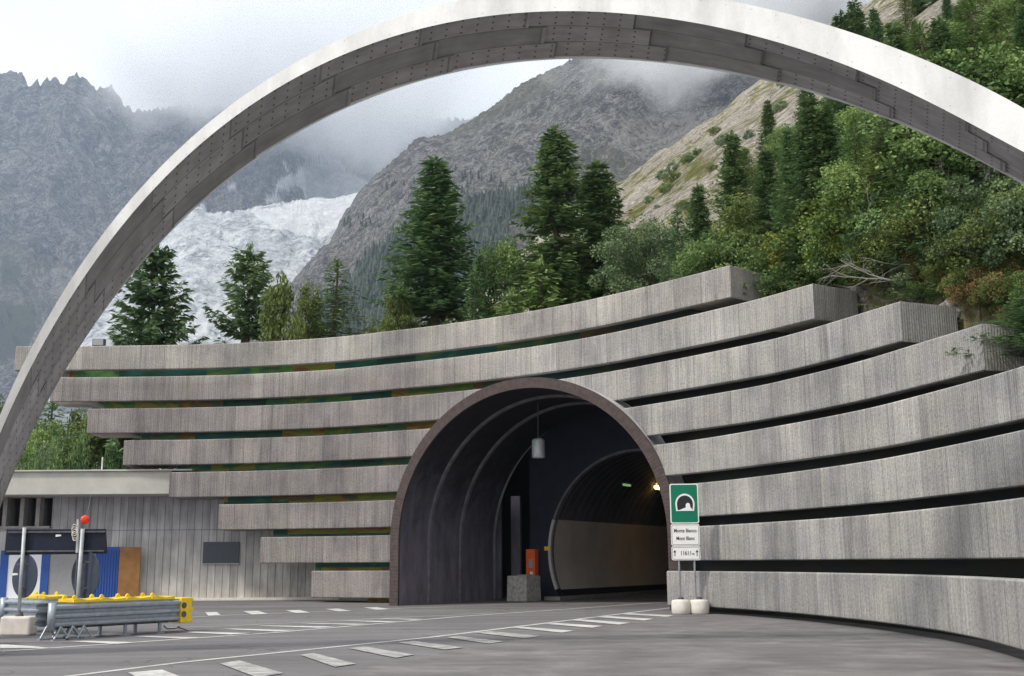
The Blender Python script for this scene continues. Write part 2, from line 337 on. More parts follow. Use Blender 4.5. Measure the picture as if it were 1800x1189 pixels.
M_GREYP = plain('grey_panel', (.30, .30, .31), .6, var=.06)
M_LPANEL = plain('white_door_panel', (.78, .80, .84), .5, var=.04)
M_RED = plain('red_lamp_lens', (.75, .06, .03), .3, var=.1)
M_ORANGE = plain('orange_box_paint', (.80, .13, .03), .45, var=.1, scale=4)
M_GREEN = plain('green_sign_face', (.0, .155, .09), .35, var=.06, scale=2)
M_INK = plain('black_ink', (.02, .02, .025), .5, var=.1)
M_NOTICE = plain('dark_slate_panel', (.07, .08, .10), .5, var=.1)
M_SLOT = plain('dark_window_recess', (.012, .012, .018), .3, var=.1)
M_BARK = plain('bark', (.11, .085, .065), .95, scale=8, var=.35, bump=.6)
M_DEAD = plain('pale_dead_wood', (.36, .33, .31), .9, scale=8, var=.25)
M_BROWNRING = NM('brown_ring_face', .8, .2)
_t = M_BROWNRING.n('ShaderNodeUVMap').outputs[0]; _sp = M_BROWNRING.n('ShaderNodeSeparateXYZ'); M_BROWNRING.l(_t, _sp.inputs[0])
_w = M_BROWNRING.math('SINE', M_BROWNRING.math('MULTIPLY', _sp.outputs[0], 2 * math.pi / .14)); _n = M_BROWNRING.noise(_t, 5, 4)
M_BROWNRING.col(M_BROWNRING.mix(1, M_BROWNRING.ramp(_n, [(.3, (.062, .047, .046)), (.7, (.095, .074, .07))]), M_BROWNRING.ramp(_w, [(.0, .94), (.6, 1.0)]), 'MULTIPLY')); M_BROWNRING.bump(_w, .25, .01); M_BROWNRING = M_BROWNRING.mat
def emit(name, c, st):
    m = NM(name); m.b.inputs['Emission Color'].default_value = (*c, 1); m.b.inputs['Emission Strength'].default_value = st; m.col(c); m.mat.cycles.emission_sampling = 'NONE'; return m.mat
M_LAMP = emit('sodium_lamp_glass', (1, .55, .12), 9)
M_LAMPG = emit('dim_green_lamp_glass', (.35, .6, .25), .35)
def mat_mural():
    m = NM('painted_infill', .5, .3); t = m.n('ShaderNodeUVMap').outputs[0]; sep = m.n('ShaderNodeSeparateXYZ'); m.l(t, sep.inputs[0]); u, v = sep.outputs[0], sep.outputs[1]
    row = m.math('FLOOR', m.math('DIVIDE', v, 1.5)); cmb = m.n('ShaderNodeCombineXYZ'); m.l(m.math('FLOOR', m.math('ADD', m.math('DIVIDE', u, 2.1), m.math('MULTIPLY', row, .4))), cmb.inputs[0]); m.l(row, cmb.inputs[1])
    wn = m.n('ShaderNodeTexWhiteNoise'); m.l(cmb.outputs[0], wn.inputs['Vector'])
    q = m.n('ShaderNodeMapping', Scale=(.7, 2.2, 1)); m.l(t, q.inputs[0]); n = m.noise(q.outputs[0], 1.2, 3, .5, .8)
    k = m.math('ADD', m.math('MULTIPLY', wn.outputs[0], .55), m.math('MULTIPLY', n, .5))
    c = m.ramp(k, [(.1, (.01, .03, .03)), (.3, (.02, .10, .06)), (.42, (.02, .15, .14)), (.52, (.10, .26, .05)), (.60, (.36, .30, .04)), (.66, (.30, .12, .03)), (.72, (.05, .14, .08)), (.84, (.14, .36, .07)), (1, (.03, .30, .18))])
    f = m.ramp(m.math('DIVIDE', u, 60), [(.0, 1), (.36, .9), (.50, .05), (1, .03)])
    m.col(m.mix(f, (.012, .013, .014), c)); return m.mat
M_MURAL = mat_mural()

def mat_leaf(name, c0, c1, trans=.25):
    m = NM(name, .6, .25); a = m.attr('tone'); oi = m.n('ShaderNodeObjectInfo')
    k = m.math('ADD', m.math('MULTIPLY', a, .8), m.math('MULTIPLY', oi.outputs['Random'], .25))
    c = m.ramp(k, [(.05, tuple(x * .55 for x in c0)), (.5, c0), (1.0, c1)]); m.col(c)
    tr = m.n('ShaderNodeBsdfTranslucent'); m.l(c, tr.inputs['Color']); ms = m.n('ShaderNodeMixShader'); ms.inputs[0].default_value = trans
    o = m.t.nodes['Material Output']; m.l(m.b.outputs[0], ms.inputs[1]); m.l(tr.outputs[0], ms.inputs[2]); m.l(ms.outputs[0], o.inputs['Surface']); return m.mat
L_SPRUCE = mat_leaf('spruce_needles', (0.103, 0.191, 0.081), (0.257, 0.377, 0.132))
L_SPRUCE2 = mat_leaf('blue_spruce_needles', (0.095, 0.164, 0.068), (0.212, 0.297, 0.102))
L_PINE = mat_leaf('pine_needles', (0.099, 0.178, 0.078), (0.250, 0.330, 0.131))
L_LARCH = mat_leaf('larch_needles', (0.109, 0.189, 0.051), (0.217, 0.319, 0.087))
L_BROAD = mat_leaf('broad_leaves', (0.131, 0.219, 0.070), (0.335, 0.438, 0.142))
L_GREY = mat_leaf('grey_green_leaves', (0.125, 0.190, 0.090), (0.314, 0.380, 0.180))
L_OLIVE = mat_leaf('olive_leaves', (0.141, 0.192, 0.051), (0.300, 0.350, 0.109))
L_LIME = mat_leaf('lime_leaves', (0.156, 0.228, 0.042), (0.312, 0.384, 0.084))
L_YELLOW = mat_leaf('yellow_leaves', (0.308, 0.286, 0.033), (0.528, 0.462, 0.066))
L_RUST = mat_leaf('rusty_leaves', (.19, .125, .05), (.34, .24, .10))
L_WOOD = mat_leaf('distant_needles', (.030, .048, .030), (.060, .085, .045), .1)

# ------------------------------------------------------------------ ground, road
g = MB().add([(-400, -60, 0), (400, -60, 0), (400, 58, 0), (-400, 58, 0)], [(0, 1, 2, 3)]).build('road', M_ASPH); tag(g, 'grey asphalt road in front of the tunnel', 'road', kind='structure')
def gpoly(mb, pts, z):
    mb.add([tuple(onz(x, y).xy) + (z,) for x, y in pts], [tuple(range(len(pts)))])
def gline(mb, a, b, w, z, w2=None):
    a = onz(*a); b = onz(*b); d = (b - a).normalized(); n = Vector((-d.y, d.x, 0)); w2 = w2 or w
    mb.add([tuple((a - n * w / 2).xy) + (z,), tuple((b - n * w2 / 2).xy) + (z,), tuple((b + n * w2 / 2).xy) + (z,), tuple((a + n * w / 2).xy) + (z,)], [(0, 1, 2, 3)])
pa = MB(); gpoly(pa, [(560, 1189), (940, 1118), (1176, 1072), (1260, 1080), (1420, 1098), (1620, 1128), (1900, 1190), (1900, 1300), (400, 1300)], .003)
tag(pa.build('worn_asphalt_area', M_PATCH), 'darker older asphalt beside the right wall', 'asphalt', kind='structure')
ed = MB(); LW = .165
gline(ed, (0, 1146), (480, 1113), LW, .007); gline(ed, (480, 1113), (813, 1084), LW, .007); gline(ed, (813, 1084), (1044, 1068), LW, .007); gline(ed, (1044, 1068), (1179, 1058), LW, .007)
gline(ed, (60, 1197), (320, 1165), LW * .95, .007); gline(ed, (320, 1165), (761, 1120.5), LW, .007); gline(ed, (761, 1120.5), (1179, 1069), LW * 1.1, .007)
gline(ed, (330, 1086), (400, 1082), .12, .007); gline(ed, (400, 1082), (692, 1070.6), .12, .007); gline(ed, (692, 1070.6), (943, 1060.5), .12, .007); gline(ed, (943, 1060.5), (1190, 1053), .12, .007)
gline(ed, (300, 1104), (400, 1101), .1, .007); gline(ed, (400, 1101), (558, 1093.5), .1, .007); gline(ed, (558, 1093.5), (716, 1085.5), .1, .007); gline(ed, (716, 1085.5), (870, 1078), .1, .007)
tag(ed.build('edge_line_marking', M_PAINT), 'long white edge lines running into the tunnel', 'marking', kind='structure')
hb = MB()
for P in ([(0, 1133.5), (58, 1137), (92, 1140.5), (0, 1140.5)], [(122, 1128.5), (150, 1127.5), (243, 1130), (205, 1133)], [(236, 1119.5), (258, 1119), (352, 1121.5), (322, 1124)],
          [(322, 1112.2), (345, 1111.5), (440, 1114), (405, 1116.5)], [(392, 1106.5), (410, 1106), (520, 1108.8), (485, 1111)], [(452, 1101), (470, 1100.5), (590, 1102.5), (560, 1104.5)],
          [(525, 1096.5), (545, 1096), (650, 1097.8), (625, 1099.3)], [(600, 1092), (618, 1091.5), (700, 1093.3), (680, 1094.8)], [(665, 1088.3), (680, 1088), (745, 1089.2), (728, 1090.4)]): gpoly(hb, P, .011)
for P in ([(361, 1077.2), (381, 1076.6), (388, 1082), (366, 1083)], [(427, 1075.2), (453, 1074.4), (471, 1079.8), (443, 1081)], [(502, 1073.6), (527, 1073), (545, 1077.6), (520, 1078.4)], [(572, 1071.2), (595, 1070.6), (617, 1074.6), (595, 1075.6)], [(639, 1068.6), (662, 1068), (686, 1071.4), (662, 1072.6)]): gpoly(hb, P, .011)
tag(hb.build('hatched_marking', M_PAINT), 'white hatched bars on the road left of the tunnel', 'marking', kind='structure')
wb = MB()
def z2(x, y): return 400 + x / 2.908, 780 + y / 2.908
def z3(x, y): return 660 + x / 2.4767, 640 + y / 2.4767
for P in ([z2(-40, 1128), z2(60, 1112), z2(285, 1178), z2(150, 1200)], [z2(372, 1084), z2(440, 1074), z2(657, 1130), z2(550, 1146)], [z2(620, 1050), z2(700, 1041), z2(955, 1083), z2(860, 1099)],
          [z2(870, 1020), z2(950, 1012), z2(1205, 1045), z2(1110, 1057)], [z2(1115, 994), z2(1180, 987), z2(1415, 1015), z2(1335, 1026)], [z3(430, 1172), z3(500, 1166), z3(722, 1187), z3(650, 1197)]): gpoly(wb, P, .015)
tag(wb.build('worn_hatched_marking', M_WORN), 'worn white diagonal bars in the road foreground', 'marking', kind='structure')
fb = MB()
for P in ([z3(600, 1151), z3(640, 1147), z3(865, 1164), z3(812, 1172)], [z3(740, 1134), z3(790, 1130), z3(990, 1143), z3(945, 1151)], [z3(850, 1118), z3(892, 1114), z3(1110, 1129), z3(1062, 1137)],
          [z3(950, 1103), z3(1000, 1099), z3(1210, 1112), z3(1170, 1119)], [z3(1060, 1091), z3(1100, 1087), z3(1298, 1097), z3(1270, 1103)], [(225, 1184), (285, 1179), (330, 1196), (260, 1203)]): gpoly(fb, P, .015)
tag(fb.build('diagonal_marking', M_PAINT), 'white diagonal bars beside the sign', 'marking', kind='structure')

# ------------------------------------------------------------------ tunnel frame of reference
TPSI = R(29); TT = Vector((math.cos(TPSI), -math.sin(TPSI), 0)); TN = Vector((math.sin(TPSI), math.cos(TPSI), 0)); TP0 = Vector((-4.985, 46.986, 0))
def tun(u, d, z): return TP0 + TT * u + TN * d + Vector((0, 0, z))
def to_tun(x, y): q = Vector((x, y, 0)) - TP0; return q.dot(TT), q.dot(TN)
UC, ZC, RO, RI = 6.22, 2.55, 6.2, 5.8

# ------------------------------------------------------------------ the portal wall of eight concrete courses
SH = [(-23.5, 52.95), (-18, 52.9), (-13.25, 52.5), (-8.55, 51.3), (-5.4, 49.8), (-2.45, 48.15), (.9, 45.8), (3.9, 43.0)]
CUR = {8: [(7.65, 38.65)], 7: [(7.75, 38.2), (9.6, 35.3)], 6: [(7.7, 38.1), (9.15, 35.7), (10.95, 31.35)], 5: [(7.6, 38.0), (8.95, 35.4), (10.05, 32.6), (10.75, 30.1), (11.5, 27.3)],
       4: [(6.25, 40.0), (8.15, 36.2), (9.65, 32.5), (10.4, 29.6), (11.2, 24.8), (11.35, 20.4), (11.0, 16)], 3: [(6.5, 39.8), (8.1, 36.4), (9.45, 32.4), (10.1, 29.4), (10.7, 23.8), (10.6, 19.2), (9.9, 14.8)],
       2: [(6.3, 39.4), (7.95, 35.4), (9.1, 31.5), (9.65, 27), (9.8, 22.1), (9.3, 17.6), (8.5, 13.8)], 1: [(6.3, 38.3), (7.85, 34.2), (8.7, 30), (9.05, 26.4), (8.95, 23.0), (8.4, 19.3), (7.6, 15.2)]}
LEFT = {8: -23.55, 7: -21.75, 6: -19.95, 5: -18.1, 4: -15.9, 3: -13.5, 2: -11.5, 1: -9.0}
def spline(P, step=.2):
    P = [Vector(p) for p in P]; P = [2 * P[0] - P[1]] + P + [2 * P[-1] - P[-2]]; o = []
    for i in range(1, len(P) - 2):
        a, b, c, d = P[i - 1:i + 3]; n = max(2, int((c - b).length / .25))
        for k in range(n):
            t = k / n; o.append(.5 * ((2 * b) + (c - a) * t + (2 * a - 5 * b + 4 * c - d) * t * t + (3 * b - a - 3 * c + d) * t ** 3))
    o.append(P[-2]); s = [0]
    for i in range(1, len(o)): s.append(s[-1] + (o[i] - o[i - 1]).length)
    n = int(s[-1] / step); r = []; j = 0
    for k in range(n + 1):
        q = s[-1] * k / n
        while j < len(s) - 2 and s[j + 1] < q: j += 1
        r.append((o[j].lerp(o[j + 1], (q - s[j]) / max(1e-9, s[j + 1] - s[j])), q))
    return r
def band_path(k):
    pts = SH[:-1] + ([SH[-1]] if k > 1 else [(3.6, 42.6)]) + CUR[k]; r = spline(pts, .15)
    return [(p, s) for p, s in r if p.x > LEFT[k] or p.y < 45]
def zcirc(x, y, rad):
    u, d = to_tun(x, y)
    if abs(u - UC) >= rad: return -1
    return ZC + math.sqrt(rad * rad - (u - UC) ** 2)
wall = thing('portal_wall', 'curved grey retaining wall of eight ribbed concrete courses round the tunnel mouth', 'wall', (0, 50, 0))
def ribbon(mb, path, zb, zt, d0, d1, clip, ch=.03):
    """solid strip following path, from depth d0 to d1 behind the face, cut by the tunnel tube"""
    n = len(path)
    if n < 2: return
    runs = []; cur = []
    for i in range(n):
        p, s, q = path[i]; z0 = zb
        if clip:
            zc = zcirc(p.x, p.y, RO - .12)
            if zc > z0: z0 = zc
        if z0 < zt - .1: cur.append((i, z0))
        else:
            if len(cur) > 1: runs.append(cur)
            cur = []
    if len(cur) > 1: runs.append(cur)
    for run in runs:
        vs = []; fs = []; uvs = []
        for i, z0 in run:
            p, s, q = path[i]; c = min(ch, (zt - z0) / 3)
            f = p + q * d0; b = p + q * d1; fc = p + q * (d0 + c)
            for (xy, z) in ((fc, z0), (f, z0 + c), (f, zt - c), (fc, zt), (b, zt), (b, z0)): vs.append((xy.x, xy.y, z))
        m_ = len(run)
        for a in range(m_ - 1):
            sa, sb = path[run[a][0]][1], path[run[a + 1][0]][1]
            for k in range(6):
                k2 = (k + 1) % 6; fs.append((a * 6 + k, a * 6 + k2, (a + 1) * 6 + k2, (a + 1) * 6 + k))
                za, zb2, zc2, zd = vs[a * 6 + k][2], vs[a * 6 + k2][2], vs[(a + 1) * 6 + k2][2], vs[(a + 1) * 6 + k][2]
                if k in (3, 5): uvs.append([(sa, za), (sa + .02, za + (d1 - d0)), (sb + .02, za + (d1 - d0)), (sb, zd)])
                else: uvs.append([(sa, za), (sa, zb2), (sb, zc2), (sb, zd)])
        for a, fl in ((0, False), (m_ - 1, True)):
            idx = [a * 6 + k for k in range(6)]; s0 = path[run[a][0]][1]; P0 = path[run[a][0]][0]
            fs.append(tuple(idx)); uvs.append([(s0 + (1 if fl else -1) * (Vector(vs[j][:2]) - P0).length, vs[j][2]) for j in idx])
        mb.add(vs, fs, uvs)
def with_normals(path):
    n = len(path); o = []
    for i in range(n):
        d = (path[min(i + 1, n - 1)][0] - path[max(i - 1, 0)][0]).normalized(); o.append((path[i][0], path[i][1], Vector((-d.y, d.x))))
    return o
PATHS = {k: with_normals(band_path(k)) for k in range(1, 9)}
for k in range(1, 9):
    zb = .2 + 1.5 * (k - 1); P = PATHS[k]; mb = MB(); nl_ = 15; nr_ = 14
    # a facing with solid ends, hollow behind and covered on top
    ribbon(mb, P[:nl_], zb, zb + 1.16, 0, 2.05, k < 7); ribbon(mb, P[nl_ - 1:len(P) - nr_], zb, zb + 1.16, 0, .30, k < 7); ribbon(mb, P[len(P) - nr_ - 1:], zb, zb + 1.16, 0, 2.05, k < 7)
    ribbon(mb, P[nl_:len(P) - nr_ - 1], zb + 1.06, zb + 1.155, .30, 2.05, k < 7, 0)
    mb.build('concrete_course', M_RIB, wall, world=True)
    pth = P[nl_:]
    if k >= 5: pth = pth[:-nr_ - 1]
    zlo = -.05 if k == 1 else zb - .36
    mb = MB(); ribbon(mb, pth, zlo, zb + 1.0, .95, 1.2, k < 8, 0); mb.build('infill_strip', M_MURAL, wall, world=True)

# the ring and outer shell of the tunnel mouth
def arc_pts(rad, n=64, z0=0.0):
    o = [(UC - rad, z0)]
    for i in range(n + 1):
        a = math.pi - math.pi * i / n; o.append((UC + rad * math.cos(a), ZC + rad * math.sin(a)))
    o.append((UC + rad, z0)); return o
mouth = thing('tunnel_portal', 'dark arched tunnel mouth with a brown rim standing out of the wall', 'tunnel', tuple(TP0))
def shell(name, ra, rb, d0, d1, mat, only=None, nd=1):
    A = arc_pts(ra); B = arc_pts(rb); mb = MB(); n = len(A); ln = [0]
    for i in range(1, n): ln.append(ln[-1] + math.hypot(A[i][0] - A[i - 1][0], A[i][1] - A[i - 1][1]))
    vs = []; 
    for d in (d0, d1):
        for P in (A, B):
            for u, z in P: vs.append(tuple(tun(u, d, z)))
    fs = []; uv = []
    def q(a, b, c, e, U): fs.append((a, b, c, e)); uv.append(U)
    for i in range(n - 1):
        l0, l1 = ln[i], ln[i + 1]
        q(i, i + 1, n + i + 1, n + i, [(l0, 0), (l1, 0), (l1, .4), (l0, .4)])
        q(2 * n + i, 2 * n + i + 1, 3 * n + i + 1, 3 * n + i, [(l0, 0), (l1, 0), (l1, .4), (l0, .4)])
        q(i, i + 1, 2 * n + i + 1, 2 * n + i, [(l0, 0), (l1, 0), (l1, 4), (l0, 4)])
        q(n + i, n + i + 1, 3 * n + i + 1, 3 * n + i, [(l0, 0), (l1, 0), (l1, 4), (l0, 4)])
    q(0, n, 3 * n, 2 * n, [(0, 0)] * 4); q(n - 1, 2 * n - 1, 4 * n - 1, 3 * n - 1, [(0, 0)] * 4)
    mb.add(vs, fs, uv); return mb.build(name, mat, mouth, world=True)
shell('rim', RO + .004, RI - .004, -.06, .06, M_BROWNRING)
shell('outer_shell', RO, RO - .16, .06, 8.25, M_CONCL)
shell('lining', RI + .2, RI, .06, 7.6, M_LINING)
for d in (2.1, 4.6): shell('lining_rib', RI + .02, RI - .10, d, d + .18, M_LIN2)
# end wall with the inner bore, chamber on the left
UB, ZB, RB_ = 7.4, 2.16, 4.45
mb = MB(); D = 8.3; SU0, SU1, SZ0, SZ1 = 2.08, 2.80, 6.42, 7.28
inner = [(UB + RB_ * math.cos(a), max(0, ZB + RB_ * math.sin(a))) for a in [math.pi * 1.162 - (math.pi * 1.324) * i / 48 for i in range(49)]]
outerp = []
for (u, z) in inner:
    a = math.atan2(z - ZB, u - UB); t = 1.0
    # walk out to the box 2.0..13, 0..9
    cu, su = math.cos(a), math.sin(a); c = []
    if cu > 1e-6: c.append((13 - UB) / cu)
    if cu < -1e-6: c.append((SU1 - UB) / cu)
    if su > 1e-6: c.append((9 - ZB) / su)
    if su < -1e-6: c.append((0 - ZB) / su)
    t = min(c); outerp.append((UB + cu * t, ZB + su * t))
vs = [tuple(tun(u, D, z)) for u, z in inner] + [tuple(tun(u, D, z)) for u, z in outerp]; n = len(inner)
fs = [(i, i + 1, n + i + 1, n + i) for i in range(n - 1)]
vs2 = [tuple(tun(u, D + .5, z)) for u, z in inner] + [tuple(tun(u, D + .5, z)) for u, z in outerp]
vs += vs2; fs += [(2 * n + i, 3 * n + i, 3 * n + i + 1, 2 * n + i + 1) for i in range(n - 1)] + [(i, 2 * n + i, 2 * n + i + 1, i + 1) for i in range(n - 1)]
mb.add(vs, fs); mb.add([tuple(tun(*q)) for q in ((1.98, D, 0), (1.98, 13, 0), (1.98, 13, 9), (1.98, D, 9))], [(0, 1, 2, 3)])
for u0, u1, z0, z1 in ((1.98, SU1, 0, 9),): mb.add([tuple(tun(*q)) for q in ((u0, D, z0), (u1, D, z0), (u1, D, z1), (u0, D, z1))], [(0, 1, 2, 3)])
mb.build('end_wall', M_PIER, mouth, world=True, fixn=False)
# chamber
HU0, HU1, HZ0, HZ1, DC = -.75, .40, 6.93, 7.85, 13.0
mb = MB()
mb.add([tuple(tun(*q)) for q in ((-2.2, 7.6, 0), (-2.2, DC, 0), (-2.2, DC, 9), (-2.2, 7.6, 9))], [(0, 1, 2, 3)])
mb.add([tuple(tun(*q)) for q in ((-2.2, 7.6, 8.9), (1.98, 7.6, 8.9), (1.98, DC, 8.9), (-2.2, DC, 8.9))], [(0, 1, 2, 3)])
mb.add([tuple(tun(*q)) for q in ((-2.2, 7.6, 0), (.40, 7.6, 0), (.40, 7.6, 3), (-2.2, 7.6, 9))], [(0, 1, 2, 3)])
def qd(mb, u0, u1, z0, z1, d): mb.add([tuple(tun(*q)) for q in ((u0, d, z0), (u1, d, z0), (u1, d, z1), (u0, d, z1))], [(0, 1, 2, 3)])
qd(mb, -2.2, 1.98, 0, 9, DC)
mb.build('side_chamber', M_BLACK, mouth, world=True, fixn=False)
mb = MB()
for u, d in ((.05, 8.6), (.55, 9.6)):
    p = tun(u, d, 0); mb.box((p.x, p.y, 2.4), (.5, .14, 4.8), -TPSI)
mb.build('door_panel', M_LINING, mouth, world=True)
# shell roof over the end so that nothing leaks in
mb = MB()
for u0, u1, d0, d1 in ((-3, 14, 7, DC),): mb.add([tuple(tun(*q)) for q in ((u0, d0, 9.02), (u1, d0, 9.02), (u1, d1, 9.02), (u0, d1, 9.02))], [(0, 1, 2, 3)])
if True:
    pass
mb2 = mb; mb = mb2; mb.build('roof_slab', M_BLACK, mouth, world=True, fixn=False)
# inner bore
bore = thing('inner_tunnel', 'inner road tunnel with beige side panels seen through the dark mouth', 'tunnel', tuple(tun(UB, D, 0)))
def bore_strip(name, a0, a1, mat, r=RB_, d0=D + .02, d1=D + 60, n=24, thick=None):
    mb = MB(); vs = []; fs = []
    for i in range(n + 1):
        a = a0 + (a1 - a0) * i / n; u, z = UB + r * math.cos(a), ZB + r * math.sin(a)
        vs += [tuple(tun(u, d0, z)), tuple(tun(u, d1, z))]
    for i in range(n): fs.append((2 * i, 2 * i + 1, 2 * i + 3, 2 * i + 2))
    mb.add(vs, fs); return mb.build(name, mat, bore, world=True, fixn=False)
azt = math.pi - math.asin((3.6 - ZB) / RB_); azb = math.pi + math.asin((ZB - .45) / RB_); aze = math.pi * 1.162
bore_strip('side_panel', azt, azb, M_BEIGE); bore_strip('side_panel', math.pi - azt, math.pi - azb, M_BEIGE)
bore_strip('dado', azb, aze, M_BLACK); bore_strip('dado', math.pi - azb, math.pi - aze, M_BLACK)
bore_strip('vault', azt, math.pi - azt, M_LINING)
for k in range(14):
    d = D + .7 + k * .75; bore_strip('vault_rib', azt, math.pi - azt, M_LIN2, RB_ - .06, d, d + .09, 30)
mb = MB(); vs = []; fs = []
N = 40
for i in range(N + 1):
    a = azb - (azb - .75 * math.pi * .9) * i / N if False else azb + (.42 * math.pi - azb) * i / N
    for rr, dd in ((RB_, D - .03), (RB_ - .10, D - .03), (RB_ - .10, D + .28)): vs.append(tuple(tun(UB + rr * math.cos(a), D if dd > D else dd, ZB + rr * math.sin(a)) if dd < D else tun(UB + rr * math.cos(a), dd, ZB + rr * math.sin(a))))
for i in range(N): fs += [(3 * i, 3 * i + 1, 3 * i + 4, 3 * i + 3), (3 * i + 1, 3 * i + 2, 3 * i + 5, 3 * i + 4)]
mb.add(vs, fs); mb.build('bore_edge_trim', M_LIN2, bore, world=True, fixn=False)
mb = MB(); vs = []; fs = []
for i in range(17):
    a = azb + (azt - azb) * i / 16
    for rr, dd in ((RB_ + .01, -.06), (RB_ - .12, -.06), (RB_ - .12, .1)): vs.append(tuple(tun(UB + rr * math.cos(a), D + dd, ZB + rr * math.sin(a))))
for i in range(16): fs += [(3 * i, 3 * i + 1, 3 * i + 4, 3 * i + 3), (3 * i + 1, 3 * i + 2, 3 * i + 5, 3 * i + 4)]
mb.add(vs, fs); mb.build('panel_edge_trim', M_CONCL, bore, world=True, fixn=False)
qd_ = MB(); qd(qd_, 2, 13, -.5, 8, D + 60); qd_.build('far_end', M_BLACK, bore, world=True, fixn=False)
fl = MB(); fl.add([tuple(tun(u, d, .004)) for u, d in ((-2.2, 4), (13, 4), (13, D + 60), (-2.2, D + 60))], [(0, 1, 2, 3)])
tag(fl.build('tunnel_road', M_PATCH), 'dark road surface inside the tunnel', 'road', kind='structure')
kb = MB()
for (u0, u1) in ((2.95, 3.75),):
    kb.add([tuple(tun(*q)) for q in ((u0, D - .5, 0), (u1, D - .5, 0), (u1, D + 30, 0), (u0, D + 30, 0), (u0, D - .5, .16), (u1, D - .5, .16), (u1, D + 30, .16), (u0, D + 30, .16))], [(4, 5, 6, 7), (0, 1, 5, 4), (1, 2, 6, 5)])
kb.build('kerb', M_CONC, bore, world=True, fixn=False)
# lamps in the bore
def tun_lamp(label, u, d, z, mat, ln, rad, power=0, col=(1, .6, .25)):
    a = math.atan2(z - ZB, u - UB); r = RB_ - .12; p = tun(UB + r * math.cos(a), d, ZB + r * math.sin(a)); t = thing('tunnel_lamp', label, 'lamp', tuple(p), -TPSI, 'lamps on the tunnel vault')
    MB().box((0, 0, .06), (.34, ln + .1, .06)).build('housing', M_DSTEEL, t, bevel=.01)
    MB().lathe([(.02, -ln / 2), (rad, -ln / 2 + .05), (rad, ln / 2 - .05), (.02, ln / 2)], 12, (0, 0, -.03), 'y').build('lamp_glass', mat, t, smooth=True)
    if power:
        l = bpy.data.lights.new('lamp_light', 'POINT'); l.energy = power; l.color = col; l.shadow_soft_size = .15; o = bpy.data.objects.new('lamp_light', l); COL.objects.link(o); o.parent = t; o.location = (0, 0, -.25)
    return t
tun_lamp('glowing orange lamp on the tunnel vault beside the sign', 4.65, 17.5, 5.6, M_LAMP, .55, .14)
tun_lamp('dim greenish lamp on the tunnel vault left of the orange one', 4.45, 13.7, 5.56, M_LAMPG, .9, .06)

# metal cylinder hanging from the vault
_d0 = ray(946.5, 806); _o = Vector((0, 0, EYE)); _pp = TP0 + TN * 3.2; _t = (_pp - _o).dot(TN) / _d0.dot(TN); _q = _o + _d0 * _t
t = thing('hanging_cylinder', 'pale metal cylinder hanging from the vault inside the dark mouth', 'cylinder', tuple(_q))
MB().lathe([(.10, 0), (.25, .02), (.27, .05), (.27, .74), (.22, .80), (.06, .84)], 28).build('body', M_POST, t, smooth=True)
_hu, _hd = to_tun(_q.x, _q.y); _ht = ZC + math.sqrt(RI ** 2 - (_hu - UC) ** 2) - _q.z + .02
MB().tube([(0, 0, .83), (0, 0, _ht)], .025, 8).build('hanger_rod', M_DSTEEL, t)
# SOS cabinet, block, small plate
t = thing('emergency_cabinet', 'tall orange emergency cabinet on the dark pier inside the mouth', 'cabinet', tuple(tun(2.25, D - .3, 1.02)), -TPSI)
MB().box((0, 0, .62), (.46, .36, 1.24)).build('body', M_ORANGE, t, bevel=.015)
MB().box((.0, -.19, 1.08), (.40, .02, .26)).build('light_hood', M_ORANGE, t, bevel=.005)
MB().box((.02, -.19, .60), (.2, .02, .40)).build('handset_panel', M_STEEL, t, bevel=.005)
MB().box((.05, -.19, .18), (.14, .02, .12)).build('notice_plate', M_WHITE, t)
MB().tube([(0, .05, -1.0), (0, .05, 0)], .05).build('pedestal', M_DSTEEL, t)
t = MB().box((0, 0, .09), (.24, .03, .18)).build('small_plate', M_YEL); t.location = tun(2.88, D - .06, 2.2); t.rotation_euler = (0, 0, -TPSI); tag(t, 'tiny yellow plate on the pier right of the orange cabinet', 'plate')
A_, B_, C_ = onz(894, 1057.5), onz(929, 1058.2), onz(950, 1056)
t = thing('concrete_block', 'mottled grey concrete block standing in front of the orange cabinet', 'block', tuple((A_ + B_) / 2 + TN * .5), -.0)
ux = (B_ - A_).normalized(); ang = math.atan2(ux.y, ux.x); w_ = (B_ - A_).length
MB().box((0, 0, .55), (w_, 1.1, 1.1), ang, .96).build('body', M_RUBBLE, t, bevel=.03)
MB().box((.1, .1, 1.12), (w_ * .5, .6, .05), ang).build('cap_plate', M_CONC, t, bevel=.01)

# ------------------------------------------------------------------ road sign
bp = onz(1214, 1080)
t = thing('tunnel_sign', 'green and white tunnel sign on two grey posts', 'sign', tuple(bp), R(-4))
YS = bp.y
def at_s(x, y): return aty(x, y, YS) - bp
zt0 = at_s(1201, 851).z; zm = at_s(1204, 921).z; z2_ = at_s(1206, 960).z; zb0 = at_s(1208, 985).z; cx = at_s(1206, 985).x * .5 + at_s(1201, 851).x * .5
w = .93
def rrect(w, h, r, cx, cz, n=5):
    o = []
    for sx, sz, a0 in ((1, -1, -90), (1, 1, 0), (-1, 1, 90), (-1, -1, 180)):
        for k in range(n + 1):
            a = R(a0 + 90 * k / n); o.append((cx + sx * (w / 2 - r) + r * math.cos(a), cz + sz * (h / 2 - r) + r * math.sin(a)))
    return o
def panel(name, z1, z0, face, w=w):
    h = z1 - z0; c = (z1 + z0) / 2
    p = MB().slab(rrect(w, h, .06, cx, c), -.10, -.07).build(name, M_WHITE, t)
    if face: MB().slab(rrect(w - .07, h - .07, .045, cx, c), -.106, -.0995).build('green_field', face, p)
    return p, c, h
p1, c1_, h1_ = panel('pictogram_panel', zt0, zm + .01, M_GREEN)
